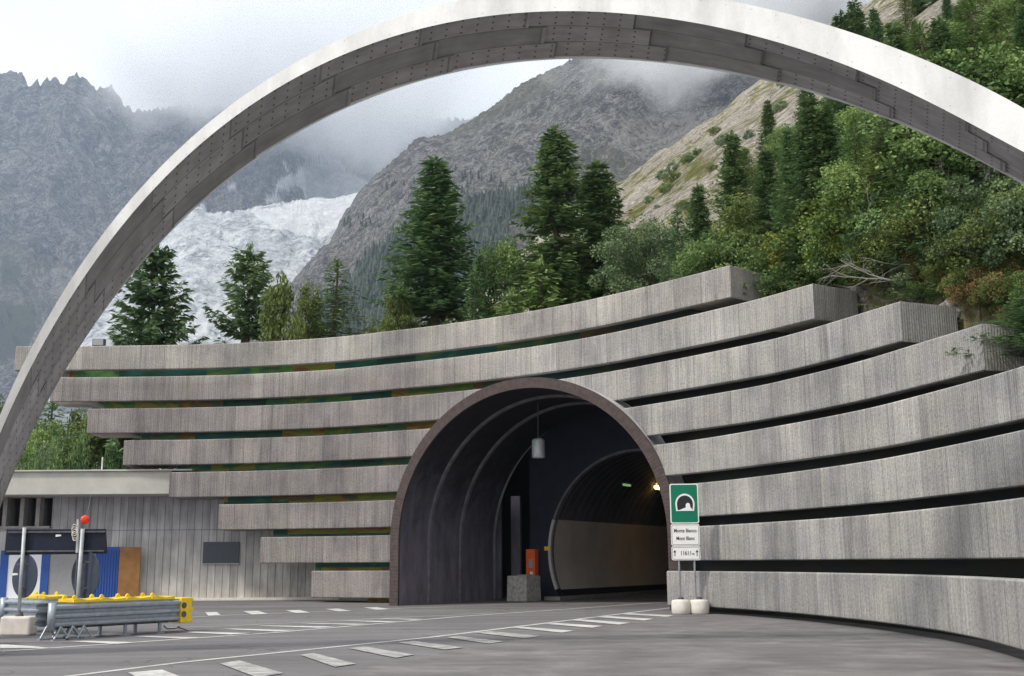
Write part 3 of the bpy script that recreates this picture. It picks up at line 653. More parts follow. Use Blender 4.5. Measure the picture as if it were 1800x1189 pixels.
# horseshoe symbol
def horseshoe(r, cz0):
    o = []
    for i in range(25):
        a = math.pi * (1.0 - i / 24); o.append((cx + .02 + r * math.cos(a), cz0 + r * 1.08 * math.sin(a)))
    o += [(cx + .02 + r * .93, cz0 - r * .72), (cx + .02 - r * .93, cz0 - r * .72)]; return o
MB().slab(horseshoe(.315, c1_ - .02), -.112, -.1055).build('symbol_outline', M_WHITE, p1)
MB().slab(horseshoe(.262, c1_ - .022), -.118, -.1115).build('symbol_bore', M_INK, p1)
zb_ = c1_ - .02 - .30 * .72 - .005
road = [(cx - .24, zb_), (cx + .285, zb_), (cx + .19, zb_ + .13)] + [(cx + .115 + .072 * math.cos(a), zb_ + .175 + .085 * math.sin(a)) for a in [R(10 + 16 * k) for k in range(11)]] + [(cx + .045, zb_ + .11)]
MB().slab(road, -.124, -.1175).build('symbol_road', M_WHITE, p1)
p2, c2_, h2_ = panel('name_panel', zm - .01, z2_ + .01, None); p3, c3_, h3_ = panel('distance_panel', z2_ - .01, zb0, None)
def text(s, size, x, z, parent, name='lettering', bold=.0015, sx=.8):
    cd = bpy.data.curves.new(name, 'FONT'); cd.body = s; cd.size = size; cd.align_x = 'CENTER'; cd.align_y = 'CENTER'; cd.offset = bold; cd.extrude = .002
    tmp = bpy.data.objects.new('tmp', cd); COL.objects.link(tmp); bpy.context.view_layer.update()
    me = bpy.data.meshes.new_from_object(tmp.evaluated_get(bpy.context.evaluated_depsgraph_get())); bpy.data.objects.remove(tmp); me.materials.clear(); me.materials.append(M_INK)
    o = bpy.data.objects.new(name, me); COL.objects.link(o); o.parent = parent; o.rotation_euler = (math.pi / 2, 0, 0); o.location = (x, -.1045, z); o.scale = (sx, 1, 1); return o
def border(p, c, h):
    mb = MB(); o = rrect(w - .05, h - .05, .05, cx, c); i = rrect(w - .075, h - .075, .04, cx, c); n = len(o)
    vs = [(a, -.1035, b) for a, b in o] + [(a, -.1035, b) for a, b in i]; mb.add(vs, [(k, (k + 1) % n, n + (k + 1) % n, n + k) for k in range(n)]); mb.build('border_line', M_DSTEEL, p, fixn=False)
border(p2, c2_, h2_); border(p3, c3_, h3_)
text('Monte Bianco', .165, cx, c2_ + .13, p2); text('Mont Blanc', .165, cx, c2_ - .12, p2)
text('11611', .19, cx - .0, c3_, p3); text('m', .12, cx + .24, c3_ - .02, p3)
for s_ in (-1, 1):
    x = cx + s_ * .36; MB().slab([(x - .012, c3_ - .1), (x + .012, c3_ - .1), (x + .012, c3_ + .03), (x + .045, c3_ + .03), (x, c3_ + .11), (x - .045, c3_ + .03), (x - .012, c3_ + .03)], -.1055, -.1025).build('arrow', M_INK, p3)
for x_ in (1196, 1223):
    x = aty(x_, 1056, YS).x - bp.x; MB().tube([(x, -.03, .3), (x - .0, -.03, zt0 - .1)], .032, 10).build('post', M_POST, t, smooth=True)
for x_ in (1197.5, 1229.5):
    x = aty(x_, 1070, YS).x - bp.x
    b_ = MB().lathe([(.27, 0), (.305, .04), (.315, .2), (.305, .40), (.28, .45), (.10, .47)], 32, (x, 0, 0)).build('base_drum', M_OFFW, t, smooth=True)
    MB().lathe([(.10, .46), (.10, .52), (.05, .55)], 16, (x, -.0, 0)).build('collar', M_DSTEEL, b_)

# ------------------------------------------------------------------ big arch across the road
A_OUT = [(0, 735), (21, 671), (50, 624.5), (104.5, 527.7), (135.5, 477.4), (175, 419.6), (235.5, 342), (313, 261.5), (400, 189), (439, 162.5), (522, 109.7), (600, 69.4), (689, 34.7), (800, 1.4), (1300, 5.6), (1411, 30.6), (1522, 66.7), (1633, 108), (1717, 147), (1800, 191)]
A_FR = [(0, 766), (19, 715.5), (55.5, 640), (79, 601), (124, 527.7), (151, 483), (211, 400), (296, 307), (400, 213), (483, 158), (600, 98.6), (717, 57), (780, 42), (867, 27), (991, 19.6), (1069, 22.5), (1155.6, 30.3), (1242, 43), (1300, 56), (1425, 94.4), (1550, 142), (1592, 158), (1685, 206), (1800, 268)]
A_RE = [(0, 892), (10, 867), (40.3, 796), (75.6, 723), (118.5, 647.6), (162.6, 570), (232, 481), (300, 411.6), (400, 320), (511, 240), (625, 183), (744, 139), (780, 134), (924, 108), (1040, 103.4), (1155.6, 111), (1300, 133), (1411, 158), (1522, 194), (1630, 239), (1722, 284.7), (1777.6, 312.5), (1800, 325)]
APSI, AD, AW = R(10), 19.5, 1.5
An = Vector((math.sin(APSI), math.cos(APSI), 0)); At = Vector((math.cos(APSI), -math.sin(APSI), 0))
def a_unp(pts, D):
    o = []
    for x, y in pts:
        d = ray(x, y); p = Vector((0, 0, EYE)) + d * (D / d.dot(An)); o.append((p.dot(At), p.z))
    return np.array(o)
def a_fit(pts, D, n=120, deg=7):
    P = a_unp(pts, D); c0 = np.array([-.6, 1.0]); q = P - c0; th = np.arctan2(q[:, 1], q[:, 0]); r = np.hypot(q[:, 0], q[:, 1])
    m = th.mean(); k = np.polyfit(th - m, r, deg); t = np.linspace(th.max(), th.min(), n); rr = np.polyval(k, t - m)
    C = np.c_[c0[0] + rr * np.cos(t), c0[1] + rr * np.sin(t)]
    def ext(E):                      # E: last points, walking outwards to the ground with the same curvature
        out = []; a = E[-1]; d = E[-1] - E[-9]; d /= np.hypot(*d); turn = -.02 if d[0] > 0 else .02
        while a[1] > -.3:
            c_, s_ = math.cos(turn), math.sin(turn); d = np.array([d[0] * c_ - d[1] * s_, d[0] * s_ + d[1] * c_]); a = a + d * .25; out.append(a)
            if abs(d[1]) > .985: turn = 0
        return np.array(out)
    L = ext(C[::-1]); Rr = ext(C)
    full = np.r_[L[::-1], C, Rr]; s = np.r_[0, np.cumsum(np.hypot(*np.diff(full, axis=0).T))]
    return full, s, len(L), len(C)
arch = thing('concrete_arch', 'huge pale concrete arch with a dark panelled soffit spanning the whole view', 'arch', tuple(An * AD + Vector((0, 0, 0))))
fo, fs_, nl, nc = a_fit(A_OUT, AD); ff, sf, _a, _b = a_fit(A_FR, AD); fr_, sr, _c2, _d2 = a_fit(A_RE, AD + AW)
def a_res(full, s, nl_, nc_, n=300):
    # common parameter: 0..1 left extension, 1..2 frame part, 2..3 right extension
    keys_s = np.array([0, s[nl_], s[nl_ + nc_ - 1], s[-1]]); t = np.r_[np.linspace(0, 1, n // 6, endpoint=False), np.linspace(1, 2, 2 * n // 3, endpoint=False), np.linspace(2, 3, n // 6)]
    q = np.interp(t, [0, 1, 2, 3], keys_s); return np.c_[np.interp(q, s, full[:, 0]), np.interp(q, s, full[:, 1])]
CO, CF, CR = a_res(fo, fs_, nl, nc), a_res(ff, sf, _a, _b), a_res(fr_, sr, _c2, _d2)
def a3(p, off): return tuple(At * p[0] + An * (AD + off) + Vector((0, 0, p[1])))
n = len(CF); CB = CR + (CO - CF)      # top rear edge
def strip(name, P, Q, mat, U=None, flip=False):
    mb = MB(); vs = []; fs = []; uv = []; s = 0
    for i in range(n):
        vs += [P[i], Q[i]]
    for i in range(n - 1):
        l = (Vector(P[i + 1]) - Vector(P[i])).length; fs.append((2 * i, 2 * i + 1, 2 * i + 3, 2 * i + 2)); uv.append([(s, 0), (s, 1), (s + l, 1), (s + l, 0)]); s += l
    mb.add(vs, fs, uv); return mb, name, mat
body = MB()
PF = [a3(p, 0) for p in CF]; PO = [a3(p, 0) for p in CO]; PR = [a3(p, AW) for p in CR]; PB = [a3(p, AW) for p in CB]
for P, Q in ((PF, PO), (PO, PB), (PB, PR)):
    body.add([v for i in range(n) for v in (P[i], Q[i])], [(2 * i, 2 * i + 1, 2 * i + 3, 2 * i + 2) for i in range(n - 1)])
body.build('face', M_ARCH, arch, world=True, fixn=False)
# soffit: three lanes of slabs lapped like shingles, with a thin pale arris in front
so = MB(); sl = [0]
for i in range(1, n): sl.append(sl[-1] + (Vector(PF[i]) - Vector(PF[i - 1])).length)
for lane in range(3):
    v0, v1 = lane / 3 + (.006 if lane else .014), (lane + 1) / 3 - (.004 if lane < 2 else .014)
    off = .33 * lane; 
    for i in range(n - 1):
        a = [Vector(PF[i]).lerp(Vector(PR[i]), v) for v in (v0, v1)]; b = [Vector(PF[i + 1]).lerp(Vector(PR[i + 1]), v) for v in (v0, v1)]
        up = Vector(PO[i]) - Vector(PF[i]); up.normalize()
        def dep(s): f = ((s - off) / 2.05) % 1.0; return .012 + .035 * f
        f0 = ((sl[i] - off) / 2.05) % 1.0; f1 = ((sl[i + 1] - off) / 2.05) % 1.0
        d0, d1 = dep(sl[i]), dep(sl[i + 1])
        if f1 < f0: d1 = .047
        q = [a[0] + up * (.07 - d0), a[1] + up * (.07 - d0), b[1] + up * (.07 - d1), b[0] + up * (.07 - d1)]
        so.add([tuple(x) for x in q], [(0, 1, 2, 3)], [[(sl[i], v0), (sl[i], v1), (sl[i + 1], v1), (sl[i + 1], v0)]])
        so.add([tuple(q[0]), tuple(q[3]), tuple(q[3] + up * .1), tuple(q[0] + up * .1), tuple(q[1]), tuple(q[2]), tuple(q[2] + up * .1), tuple(q[1] + up * .1)], [(0, 1, 2, 3), (5, 4, 7, 6)], [[(sl[i], v0)] * 4] * 2)
        if f1 < f0:
            so.add([tuple(q[2]), tuple(q[3]), tuple(q[3] + up * .07), tuple(q[2] + up * .07)], [(0, 1, 2, 3)], [[(sl[i], v0)] * 4])
so.add([tuple(Vector(p) + (Vector(o_) - Vector(p)).normalized() * .08) for i in range(n) for p, o_ in ((PF[i], PO[i]), (PR[i], PB[i]))], [(2 * i, 2 * i + 1, 2 * i + 3, 2 * i + 2) for i in range(n - 1)])
so.has_uv = True
so.build('soffit', M_SOFFIT, arch, world=True, fixn=False)
bo = MB()
for fac in (.16, .84):
    acc = 0
    for i in range(1, n):
        acc += (Vector(PF[i]) - Vector(PF[i - 1])).length
        if acc > .42:
            acc = 0
            if random.random() < .5:
                p = Vector(PF[i]).lerp(Vector(PO[i]), fac) - An * .004; r_ = .009
                u_ = At; w_2 = Vector((0, 0, 1)); bo.add([tuple(p + u_ * r_ * math.cos(k) + w_2 * r_ * math.sin(k)) for k in [R(60 * j) for j in range(6)]], [tuple(range(6))])
bo.build('tie_holes', M_CONC, arch, world=True, fixn=False)['kind'] = 'stuff'
# small bracket on the left haunch
i = min(range(n), key=lambda i: abs(px(PO[i])[1] - 484) + (1000 if px(PO[i])[0] > 400 else 0)); p = Vector(PO[i])
MB().tube([p + Vector((0, .1, -.02)), p + Vector((-.02, .1, .06)), p + Vector((.05, .1, .10))], [.02, .03, .015], 6).build('bracket', M_BROWN, arch, world=True)

# ------------------------------------------------------------------ left building
bd = thing('service_building', 'low building with a pale concrete roof band and doors left of the wall', 'building', (-20, 55.2, 0))
MB().box((-22.5, 56.6, 5.42), (13.2, 6.8, 1.06)).build('roof_band', M_FASCIA, bd, world=True, bevel=.02)
MB().box((-22.2, 56.55, 5.99), (14.6, 7.0, .07)).build('roof_coping', M_FASCIA, bd, world=True)
MB().box((-15.32, 55.52, 2.45), (13.75, .3, 4.9)).add([], []).build('board_marked_wall', M_BOARD, bd, world=True)
# left bay with slot windows: fins and dark recess
MB().box((-26.0, 56.3, 2.45), (7.5, .25, 4.9)).build('recess_wall', M_SLOT, bd, world=True)
MB().box((-25.8, 55.55, 1.7), (7.2, .3, 3.4)).build('lower_wall', M_BOARD, bd, world=True)
MB().box((-25.8, 55.45, 3.46), (7.15, .5, .12)).build('window_sill', M_CONC, bd, world=True, bevel=.01)
for x_ in (9, 39, 67, -24):
    X = aty(x_, 900, 55.3).x; MB().box((X, 55.5, 4.18), (.2, .5, 1.42)).build('window_fin', M_CONC, bd, world=True, bevel=.01)
YD = 55.2
def dpanel(name, x0, x1, y0, y1, mat, depth=.08, yd=0, parent=bd):
    a = aty(x0, y0, YD + yd); b = aty(x1, y1, YD + yd); return MB().box(((a.x + b.x) / 2, YD + yd - depth / 2, (a.z + b.z) / 2), (abs(b.x - a.x), depth, abs(a.z - b.z))).build(name, mat, parent, world=True, bevel=.006)
dpanel('white_door', 11, 76, 974, 1053, M_LPANEL, .08)
dpanel('door_jamb', 4, 11, 968, 1053, M_BLUE, .12); dpanel('door_jamb', 76, 84, 968, 1053, M_BLUE, .12)
dpanel('grey_door', 84, 170, 974, 1053, M_GREYP, .07)
bp2 = dpanel('blue_shutter', 170, 213, 962, 1053, M_BLUE, .10)
mb = MB(); a0 = aty(170, 962, YD).x; a1 = aty(213, 962, YD).x
for k in range(9):
    X = a0 + (a1 - a0) * (k + .5) / 9; mb.box((X, YD - .115, 1.2), (.05, .03, 2.3))
o = mb.build('shutter_ribs', M_BLUE, None); o.location = -bp2.location; o.parent = bp2; o.location = (-bd.location.x, -bd.location.y, 0)
bdoor = MB(); a = aty(212, 962, 54.9); b = aty(244, 1056, 54.9); bdoor.box(((a.x + b.x) / 2, 54.85, (a.z - .02) / 2 + .03), (b.x - a.x, .06, a.z - .05)); bdoor.build('brown_door', M_BROWN, bd, world=True, bevel=.01)
a = aty(357, 953, 55.2); b = aty(419, 990, 55.2); nb = MB().box(((a.x + b.x) / 2, 55.30, (a.z + b.z) / 2), (b.x - a.x, .10, a.z - b.z)).build('notice_board', M_NOTICE, bd, world=True, bevel=.01)
MB().box(((a.x + b.x) / 2, 55.24, b.z - .03), (b.x - a.x + .06, .2, .04)).build('ledge', M_FASCIA, nb).location = (-0, 0, 0)
nb.children[0].location = -bd.location
MB().box((-17, 55.2, .05), (17.5, .5, .12)).build('plinth', M_OFFW, bd, world=True, bevel=.01)
q = aty(179, 828, 54); MB().tube([q, q + Vector((0, 0, .65))], .035, 6).build('roof_mast', M_WHITE, bd, world=True)
q = aty(170, 828, 53.6); MB().box((q.x, 53.6, 6.04), (.35, .3, .06)).build('roof_vent', M_FASCIA, bd, world=True)
fl_ = thing('floodlight', 'small floodlight on top of the highest concrete course at its left end', 'floodlight', (aty(174, 607, 53.4).x, 53.4, 11.86))
MB().box((0, 0, .23), (.58, .25, .36)).build('housing', M_DSTEEL, fl_, bevel=.02)
MB().box((.0, -.14, .24), (.48, .03, .28)).build('glass', M_GREYP, fl_)
MB().box((0, 0, .03), (.3, .12, .06)).build('bracket', M_DSTEEL, fl_)

# ------------------------------------------------------------------ sign backs, barriers on the left
YP = 28.9
def atp(x, y, Y=YP): return aty(x, y, Y)
base = atp(36, 1080); bx = onz(36, 1117)
t = thing('sign_board', 'long dark sign seen from behind with two round signs under it on two grey posts', 'sign', (base.x, YP, 0))
ox = base.x
a = atp(12, 931); b = atp(188, 975); c = atp(186, 930)
MB().slab([(a.x - ox, a.z), (c.x - ox, a.z + .0), (b.x - ox, b.z + .02), (atp(8, 975).x - ox, b.z)], -.02, .03).build('rectangular_panel', M_NAVY, t, bevel=.006)
for zz in (a.z - .07, b.z + .09): MB().box(((a.x + b.x) / 2 - ox, -.05, zz), (b.x - a.x - .12, .05, .04)).build('panel_rail', M_DSTEEL, t)
for (x_, y0, y1, r_) in ((0, 928, 1082, .045), (1, 930, 1058, .05)):
    xa, xb = ((46, 36) if x_ == 0 else (148, 139)); p0 = atp(xb, y1); p1_ = atp(xa, y0)
    zb_ = .42 if x_ == 0 else 0; xbot = p0.x + (p0.x - p1_.x) * (p0.z - zb_) / (p1_.z - p0.z)
    MB().tube([(xbot - ox, -.1, zb_), (p1_.x - ox, -.1, p1_.z)], r_, 12).build('post', M_POST, t, smooth=True)
for cx_, cy_, rx, ry in ((43, 1013, 21, 37), (150, 1011, 22.5, 40)):
    q = atp(cx_, cy_); r_ = ry * YP / 2000; f = rx / ry
    mb = MB(); mb.m = Matrix.Translation((q.x - ox, .02, q.z)) @ Matrix.Rotation(R(21) - math.acos(f), 4, 'Z'); mb.lathe([(r_ - .01, .012), (r_, 0), (r_ - .01, -.012)], 40, ax='y'); d_ = mb.build('round_sign', M_DISC, t)
    for sg in (-1, 1): MB().box((q.x - ox, -.05, q.z + sg * r_ * .55), (r_ * .7, .04, .04)).build('clamp', M_DSTEEL, d_)
for x_, y_ in ((104, 942), (28, 1010), (166, 1014)):
    q = atp(x_, y_); MB().slab([(q.x - ox - .07, q.z - .03), (q.x - ox + .07, q.z - .01), (q.x - ox + .05, q.z + .03), (q.x - ox - .07, q.z + .03)], -.045, -.03).build('sticker', M_WHITE, t)
bb = thing('base_block', 'white concrete ballast block holding the left sign post', 'block', (base.x + .02, YP - .1, 0))
MB().box((0, 0, .23), (.74, .5, .46)).build('body', M_OFFW, bb, bevel=.05)
MB().tube([(-.0, 0, .44), (-.0, 0, .56)], [.11, .07], 12).build('collar', M_DSTEEL, bb)
# warning lamp on its own pole
q0 = atp(137, 972, 28.6); q1 = atp(139, 913, 28.6)
t = thing('warning_lamp', 'round red warning lamp on a short grey pole with a coiled cable', 'lamp', (q0.x, 28.6, 0))
MB().tube([(0, -.05, q0.z), (q1.x - q0.x, -.05, q1.z)], .035, 10).build('pole', M_POST, t)
MB().tube([(.0, .0, 0.75), (0, -.02, q0.z)], .02, 8).build('lower_pole', M_DSTEEL, t)
q = atp(151, 914, 28.6); mb = MB(); mb.m = Matrix.Translation((q.x - q0.x, -.05, q.z)) @ Matrix.Rotation(R(35), 4, 'Z')
mb.lathe([(.02, -.06), (.075, -.045), (.105, -.02), (.11, .015), (.09, .04), (.045, .065), (.01, .07)], 24, ax='y'); mb.build('lens', M_RED, t, smooth=True)
MB().tube([(q1.x - q0.x, -.05, q.z), (q.x - q0.x, -.05, q.z)], .02, 6).build('arm', M_DSTEEL, t)
pts = []
for k in range(60):
    a = k * .42; q = atp(132 + 5 * math.cos(a) + .02 * k, 928 + 9 * math.sin(a) + k * .28, 28.5); pts.append((q.x - q0.x, -.14 + .02 * math.sin(k), q.z))
MB().tube(pts, .011, 5).build('cable_coil', M_OFFW, t)
a = atp(160, 868, 53); b = atp(150, 905, 28.6); 
cb = MB().tube([a.lerp(b, k / 10) + Vector((0, 0, -.25 * math.sin(math.pi * k / 10))) for k in range(11)], .012, 5).build('cable', M_DSTEEL); tag(cb, 'thin dark cable running from the pale roof band down to the red lamp', 'cable')

def rail_profile():   # triple wave beam: (depth, height)
    P = []
    for k in range(3):
        z = .02 + k * .19
        P += [(0, z), (-.075, z + .035), (-.082, z + .07), (-.075, z + .105), (0, z + .14), (0, z + .165)]
    return P
RP = rail_profile(); RH = .56
def rail_mb(L, z0, y=0.0, s=1):
    mb = MB(); P = [(d * s, h) for d, h in RP]; m = len(P); vs = []
    for x in (0, L):
        vs += [(x, y + d, z0 + h) for d, h in P] + [(x, y + d + .006 * s + .012, z0 + h) for d, h in P]
    fs = []
    for k in range(m - 1): fs += [(k, k + 1, 2 * m + k + 1, 2 * m + k), (m + k, m + k + 1, 3 * m + k + 1, 3 * m + k)]
    fs += [(0, 2 * m, 3 * m, m), (m - 1, 2 * m - 1, 4 * m - 1, 3 * m - 1)]
    mb.add(vs, fs); return mb
def barrier(label, A, B, z0=.30, end=True, legs=True, back=.55, hooks=4, xleg=True):
    A = Vector(A); B = Vector(B); L = (B - A).length; t = thing('crash_barrier', label, 'barrier', (A.x, A.y, 0), math.atan2(B.y - A.y, B.x - A.x), 'steel barriers parked left of the lanes')
    L2 = L - (.36 if end else 0)
    rail_mb(L2, z0).build('rail', M_STEEL, t); rail_mb(L2, z0, back, -1).build('rail', M_STEEL, t)
    for x in (0.0,): MB().tube([(x - .05, -.04, z0 - .02), (x - .05, -.04, z0 + RH + .02)], .09, 12).build('end_post', M_STEEL, t, smooth=True)
    nb_ = max(2, int(L2 / .72))
    for k in range(nb_):
        x = .35 + k * (L2 - .5) / max(1, nb_ - 1); MB().box((x, back / 2, z0 + RH / 2), (.16, back - .06, RH - .08)).build('spacer', M_DSTEEL, t, bevel=.01)
    if hooks:
        for k in range(hooks):
            x = .55 + (L - 1.0) * k / hooks; w_ = (L - 1.0) / hooks
            h = MB().slab([(x - .02, z0 + RH + .01), (x + w_ - .06, z0 + RH + .01), (x + w_ - .06, z0 + RH + .08), (x + w_ * .5, z0 + RH + .055), (x + .12, z0 + RH + .10), (x - .02, z0 + RH + .08)], -.02, back + .02).build('yellow_cover', M_YEL, t)
            for yy in (.05, back - .13):
                mb = MB(); mb.slab([(x - .03, z0 + RH + .03), (x + .14, z0 + RH + .03), (x + .10, z0 + RH + .15), (x + .055, z0 + RH + .18), (x + .01, z0 + RH + .15)], yy, yy + .05)
                mb.build('lifting_lug', M_YEL, h, bevel=.008)
    if end:
        e = MB().box((L - .17, back / 2, z0 + RH / 2 + .0), (.34, back + .16, RH + .06)).build('end_block', M_YEL, t, bevel=.02)
        mb = MB()
        for zz in (.18, .40): mb.lathe([(.075, -.01), (.075, .01)], 16, (L - .26, -.095, z0 + zz), 'y')
        mb.build('slot', M_DSTEEL, e)
        mb = MB()
        for zz in (.02, .29, .54): mb.box((L + .03, back / 2, z0 + zz), (.08, back + .12, .07))
        mb.build('end_ridge', M_YEL, e, bevel=.01)
        MB().box((L2 / 2, back / 2, z0 + .01), (L2 - .3, .18, .06)).build('bottom_beam', M_DSTEEL, t)
    if legs:
        for x, y in ((L * .52, .06), (L * .78, .06), (L * .42, back - .06), (L * .68, back - .06)):
            lg = MB().box((x, y, z0 / 2), (.07, .06, z0)).box((x, y, .01), (.2, .16, .02)).build('leg', M_STEEL, t)
        if xleg:
            for x in (.18, .5, .8):
                mb = MB()
                for yy in (-.08, .42):
                    mb.tube([(x - .2, yy - .06, .03), (x, yy, z0 + .04)], .025, 6); mb.tube([(x + .2, yy - .06, .03), (x, yy, z0 + .04)], .025, 6); mb.box((x, yy - .06, .015), (.5, .10, .03))
                mb.build('trestle', M_STEEL, t)
            pts = [(L * .8 + .1 * k + .04 * math.sin(k * 2), .0 + .1 * math.sin(k * 1.3), z0 - .08 - .05 * math.sin(k * .9) - .02 * k) for k in range(9)]
            MB().tube(pts, .016, 6).build('chain', M_DSTEEL, t)
    return t
A0 = onz(118, 1124); barrier('steel crash barrier on short legs with yellow end block facing the tunnel', (-10.55, 26.75), (-8.35, 30.1), .26)
barrier('steel crash barrier behind the one with the yellow end block', (-13.3, 30.6), (-11.0, 29.0), .28, end=False, legs=False, hooks=2)
barrier('steel crash barrier cut off by the left edge of the picture', (-13.2, 24.2), (-11.35, 25.3), .26, end=False, legs=False, hooks=0)
barrier('high steel crash barrier section stacked behind the left edge', (-13.6, 26.8), (-12.55, 27.2), .95, end=False, legs=False, hooks=0)

# ------------------------------------------------------------------ hillside behind the wall (one sheet)
WP = np.array([(p.x, p.y) for p, s in band_path(4)] ); WP = np.r_[[(-400, 60.5)], [(-16, 60.5)], [(-9.5, 57)], WP[WP[:, 0] > -6], [(10.2, 12), (9, 5), (8, -30)]]
def wall_dist(x, y):
    x = np.asarray(x, float); y = np.asarray(y, float); best = np.full(x.shape, 1e9); sg = np.zeros(x.shape)
    for a, b in zip(WP[:-1:1], WP[1:]):
        ab = b - a; L = np.hypot(*ab)
        if L < 1e-6: continue
        t = np.clip(((x - a[0]) * ab[0] + (y - a[1]) * ab[1]) / L ** 2, 0, 1); dx = x - a[0] - ab[0] * t; dy = y - a[1] - ab[1] * t; d = np.hypot(dx, dy)
        side = ab[0] * (y - a[1]) - ab[1] * (x - a[0]); m = d < best - 1e-9; best = np.where(m, d, best); sg = np.where(m, np.sign(side), sg)
    return best * sg
WP = np.r_[WP[:3], WP[3:-3:4], WP[-3:]]
def sm(a, b, x): t = np.clip((x - a) / (b - a), 0, 1); return t * t * (3 - 2 * t)
def hill(x, y):
    x = np.asarray(x, float); y = np.asarray(y, float)
    n1 = fbm(x / 28, y / 28, 0, 4, 3) - .5; n2 = fbm(x / 6, y / 6, 0, 3, 9) - .5; n3 = fbm(x / 90, y / 90, 0, 2, 5) - .5
    pl = .76 * x + .29 * y - 8.6
    far = np.hypot(x, y)
    z = pl + n1 * np.clip(far / 12, 1, 13) + n2 * np.clip(far / 60, .5, 1.8) + n3 * np.clip((far - 100) / 14, 0, 16)
    lo = 1.2 + (y - 56) * .03 + n1 * 1.5 + 6 * sm(-19, -12, x) * sm(57, 63, y) * sm(110, 90, y)
    k = 2.5; z = np.logaddexp(z / k, lo / k) * k
    # the tube is buried
    q = np.stack([x - TP0.x, y - TP0.y], -1); u = q @ np.array([TT.x, TT.y]); d = q @ np.array([TN.x, TN.y])
    over = sm(-3, 0, u) * sm(15.5, 12.5, u); over = over * sm(0, 1, d) * sm(30, 20, d); z = np.maximum(z, over * 10.6)
    w = wall_dist(x, y); cap = 7.0 + (y - 27) * .385 + (w - 3.1) * 1.0 + n2 * 1.2; cap = np.where(x > 6, cap, cap + (6 - x) * 3); z = np.minimum(z, cap); z = np.where(w > 0, z, -2) ; z = -2 + (z + 2) * sm(2.7, 3.3, w)
    return z
def hz(x, y): return float(hill(np.array([x]), np.array([y]))[0])
def mat_hill():
    m = NM('hillside_ground', .95, .1); v = m.coord(); g_ = m.noise(v, .09, 7, .6); r_ = m.noise(v, .35, 8, .7, .5); f = m.noise(v, 1.8, 7, .75); big = m.noise(v, .022, 5, .6)
    f2 = m.noise(v, .75, 8, .8, .6); f = m.math('ADD', m.math('MULTIPLY', f, .5), m.math('MULTIPLY', f2, .5)); rock = m.ramp(f, [(.40, (.10, .09, .07)), (.48, (.26, .235, .195)), (.55, (.44, .405, .35)), (.64, (.64, .60, .54))]); grass = m.mix(1, m.ramp(r_, [(.3, (.085, .10, .03)), (.5, (.17, .165, .05)), (.7, (.25, .22, .08))]), m.ramp(f, [(.4, .6), (.6, 1.25)]), 'MULTIPLY')
    k = m.ramp(m.math('ADD', m.math('MULTIPLY', r_, .55), m.math('MULTIPLY', g_, .55)), [(.48, 0), (.56, 1)])
    scree = m.attr('rock'); k = m.math('MULTIPLY', k, scree); c = m.mix(k, grass, rock)
    c = m.mix(1, c, m.ramp(big, [(.3, .85), (.7, 1.15)]), 'MULTIPLY'); m.col(c); m.bump(m.math('ADD', f, m.math('MULTIPLY', r_, 2)), .9, .7); return m.mat
M_HILL = mat_hill()
naz, nr = 420, 300
az = np.radians(np.linspace(-38, 44, naz)); rr = 16 * (520 / 16) ** (np.linspace(0, 1, nr)); AZ, RR = np.meshgrid(az, rr, indexing='ij')
X_, Y_ = RR * np.sin(AZ), RR * np.cos(AZ); Z_ = hill(X_, Y_)
# the ridge: beyond it the slope falls away
ridge_r = 330 + 60 * np.sin(AZ * 9); Z_ = np.where(RR > ridge_r, Z_ - (RR - ridge_r) * 1.3, Z_)
ins = (RR < 150); 
idx = np.arange(naz * nr).reshape(naz, nr); Fq = np.stack([idx[:-1, :-1], idx[1:, :-1], idx[1:, 1:], idx[:-1, 1:]], -1).reshape(-1, 4)[:, ::-1]
zz = Z_.ravel(); _q = np.stack([X_.ravel() - TP0.x, Y_.ravel() - TP0.y], -1); _u = _q @ np.array([TT.x, TT.y]); _d = _q @ np.array([TN.x, TN.y])
hole = (_u > -2.5) & (_u < 13.0) & (_d < 13.2) & (_d > -6) & (zz < 9.6)
keep = (zz[Fq] > -1.9).any(1) & ~hole[Fq].any(1); Fq = Fq[keep]
rock = sm(30, 110, RR) * .9 + .25
V = np.stack([X_, Y_, Z_], -1).reshape(-1, 3)
tag(npmesh('hillside', V, Fq, M_HILL, {'rock': rock.ravel()}), 'steep grass and scree hillside rising to the right behind the wall', 'hillside', kind='structure')

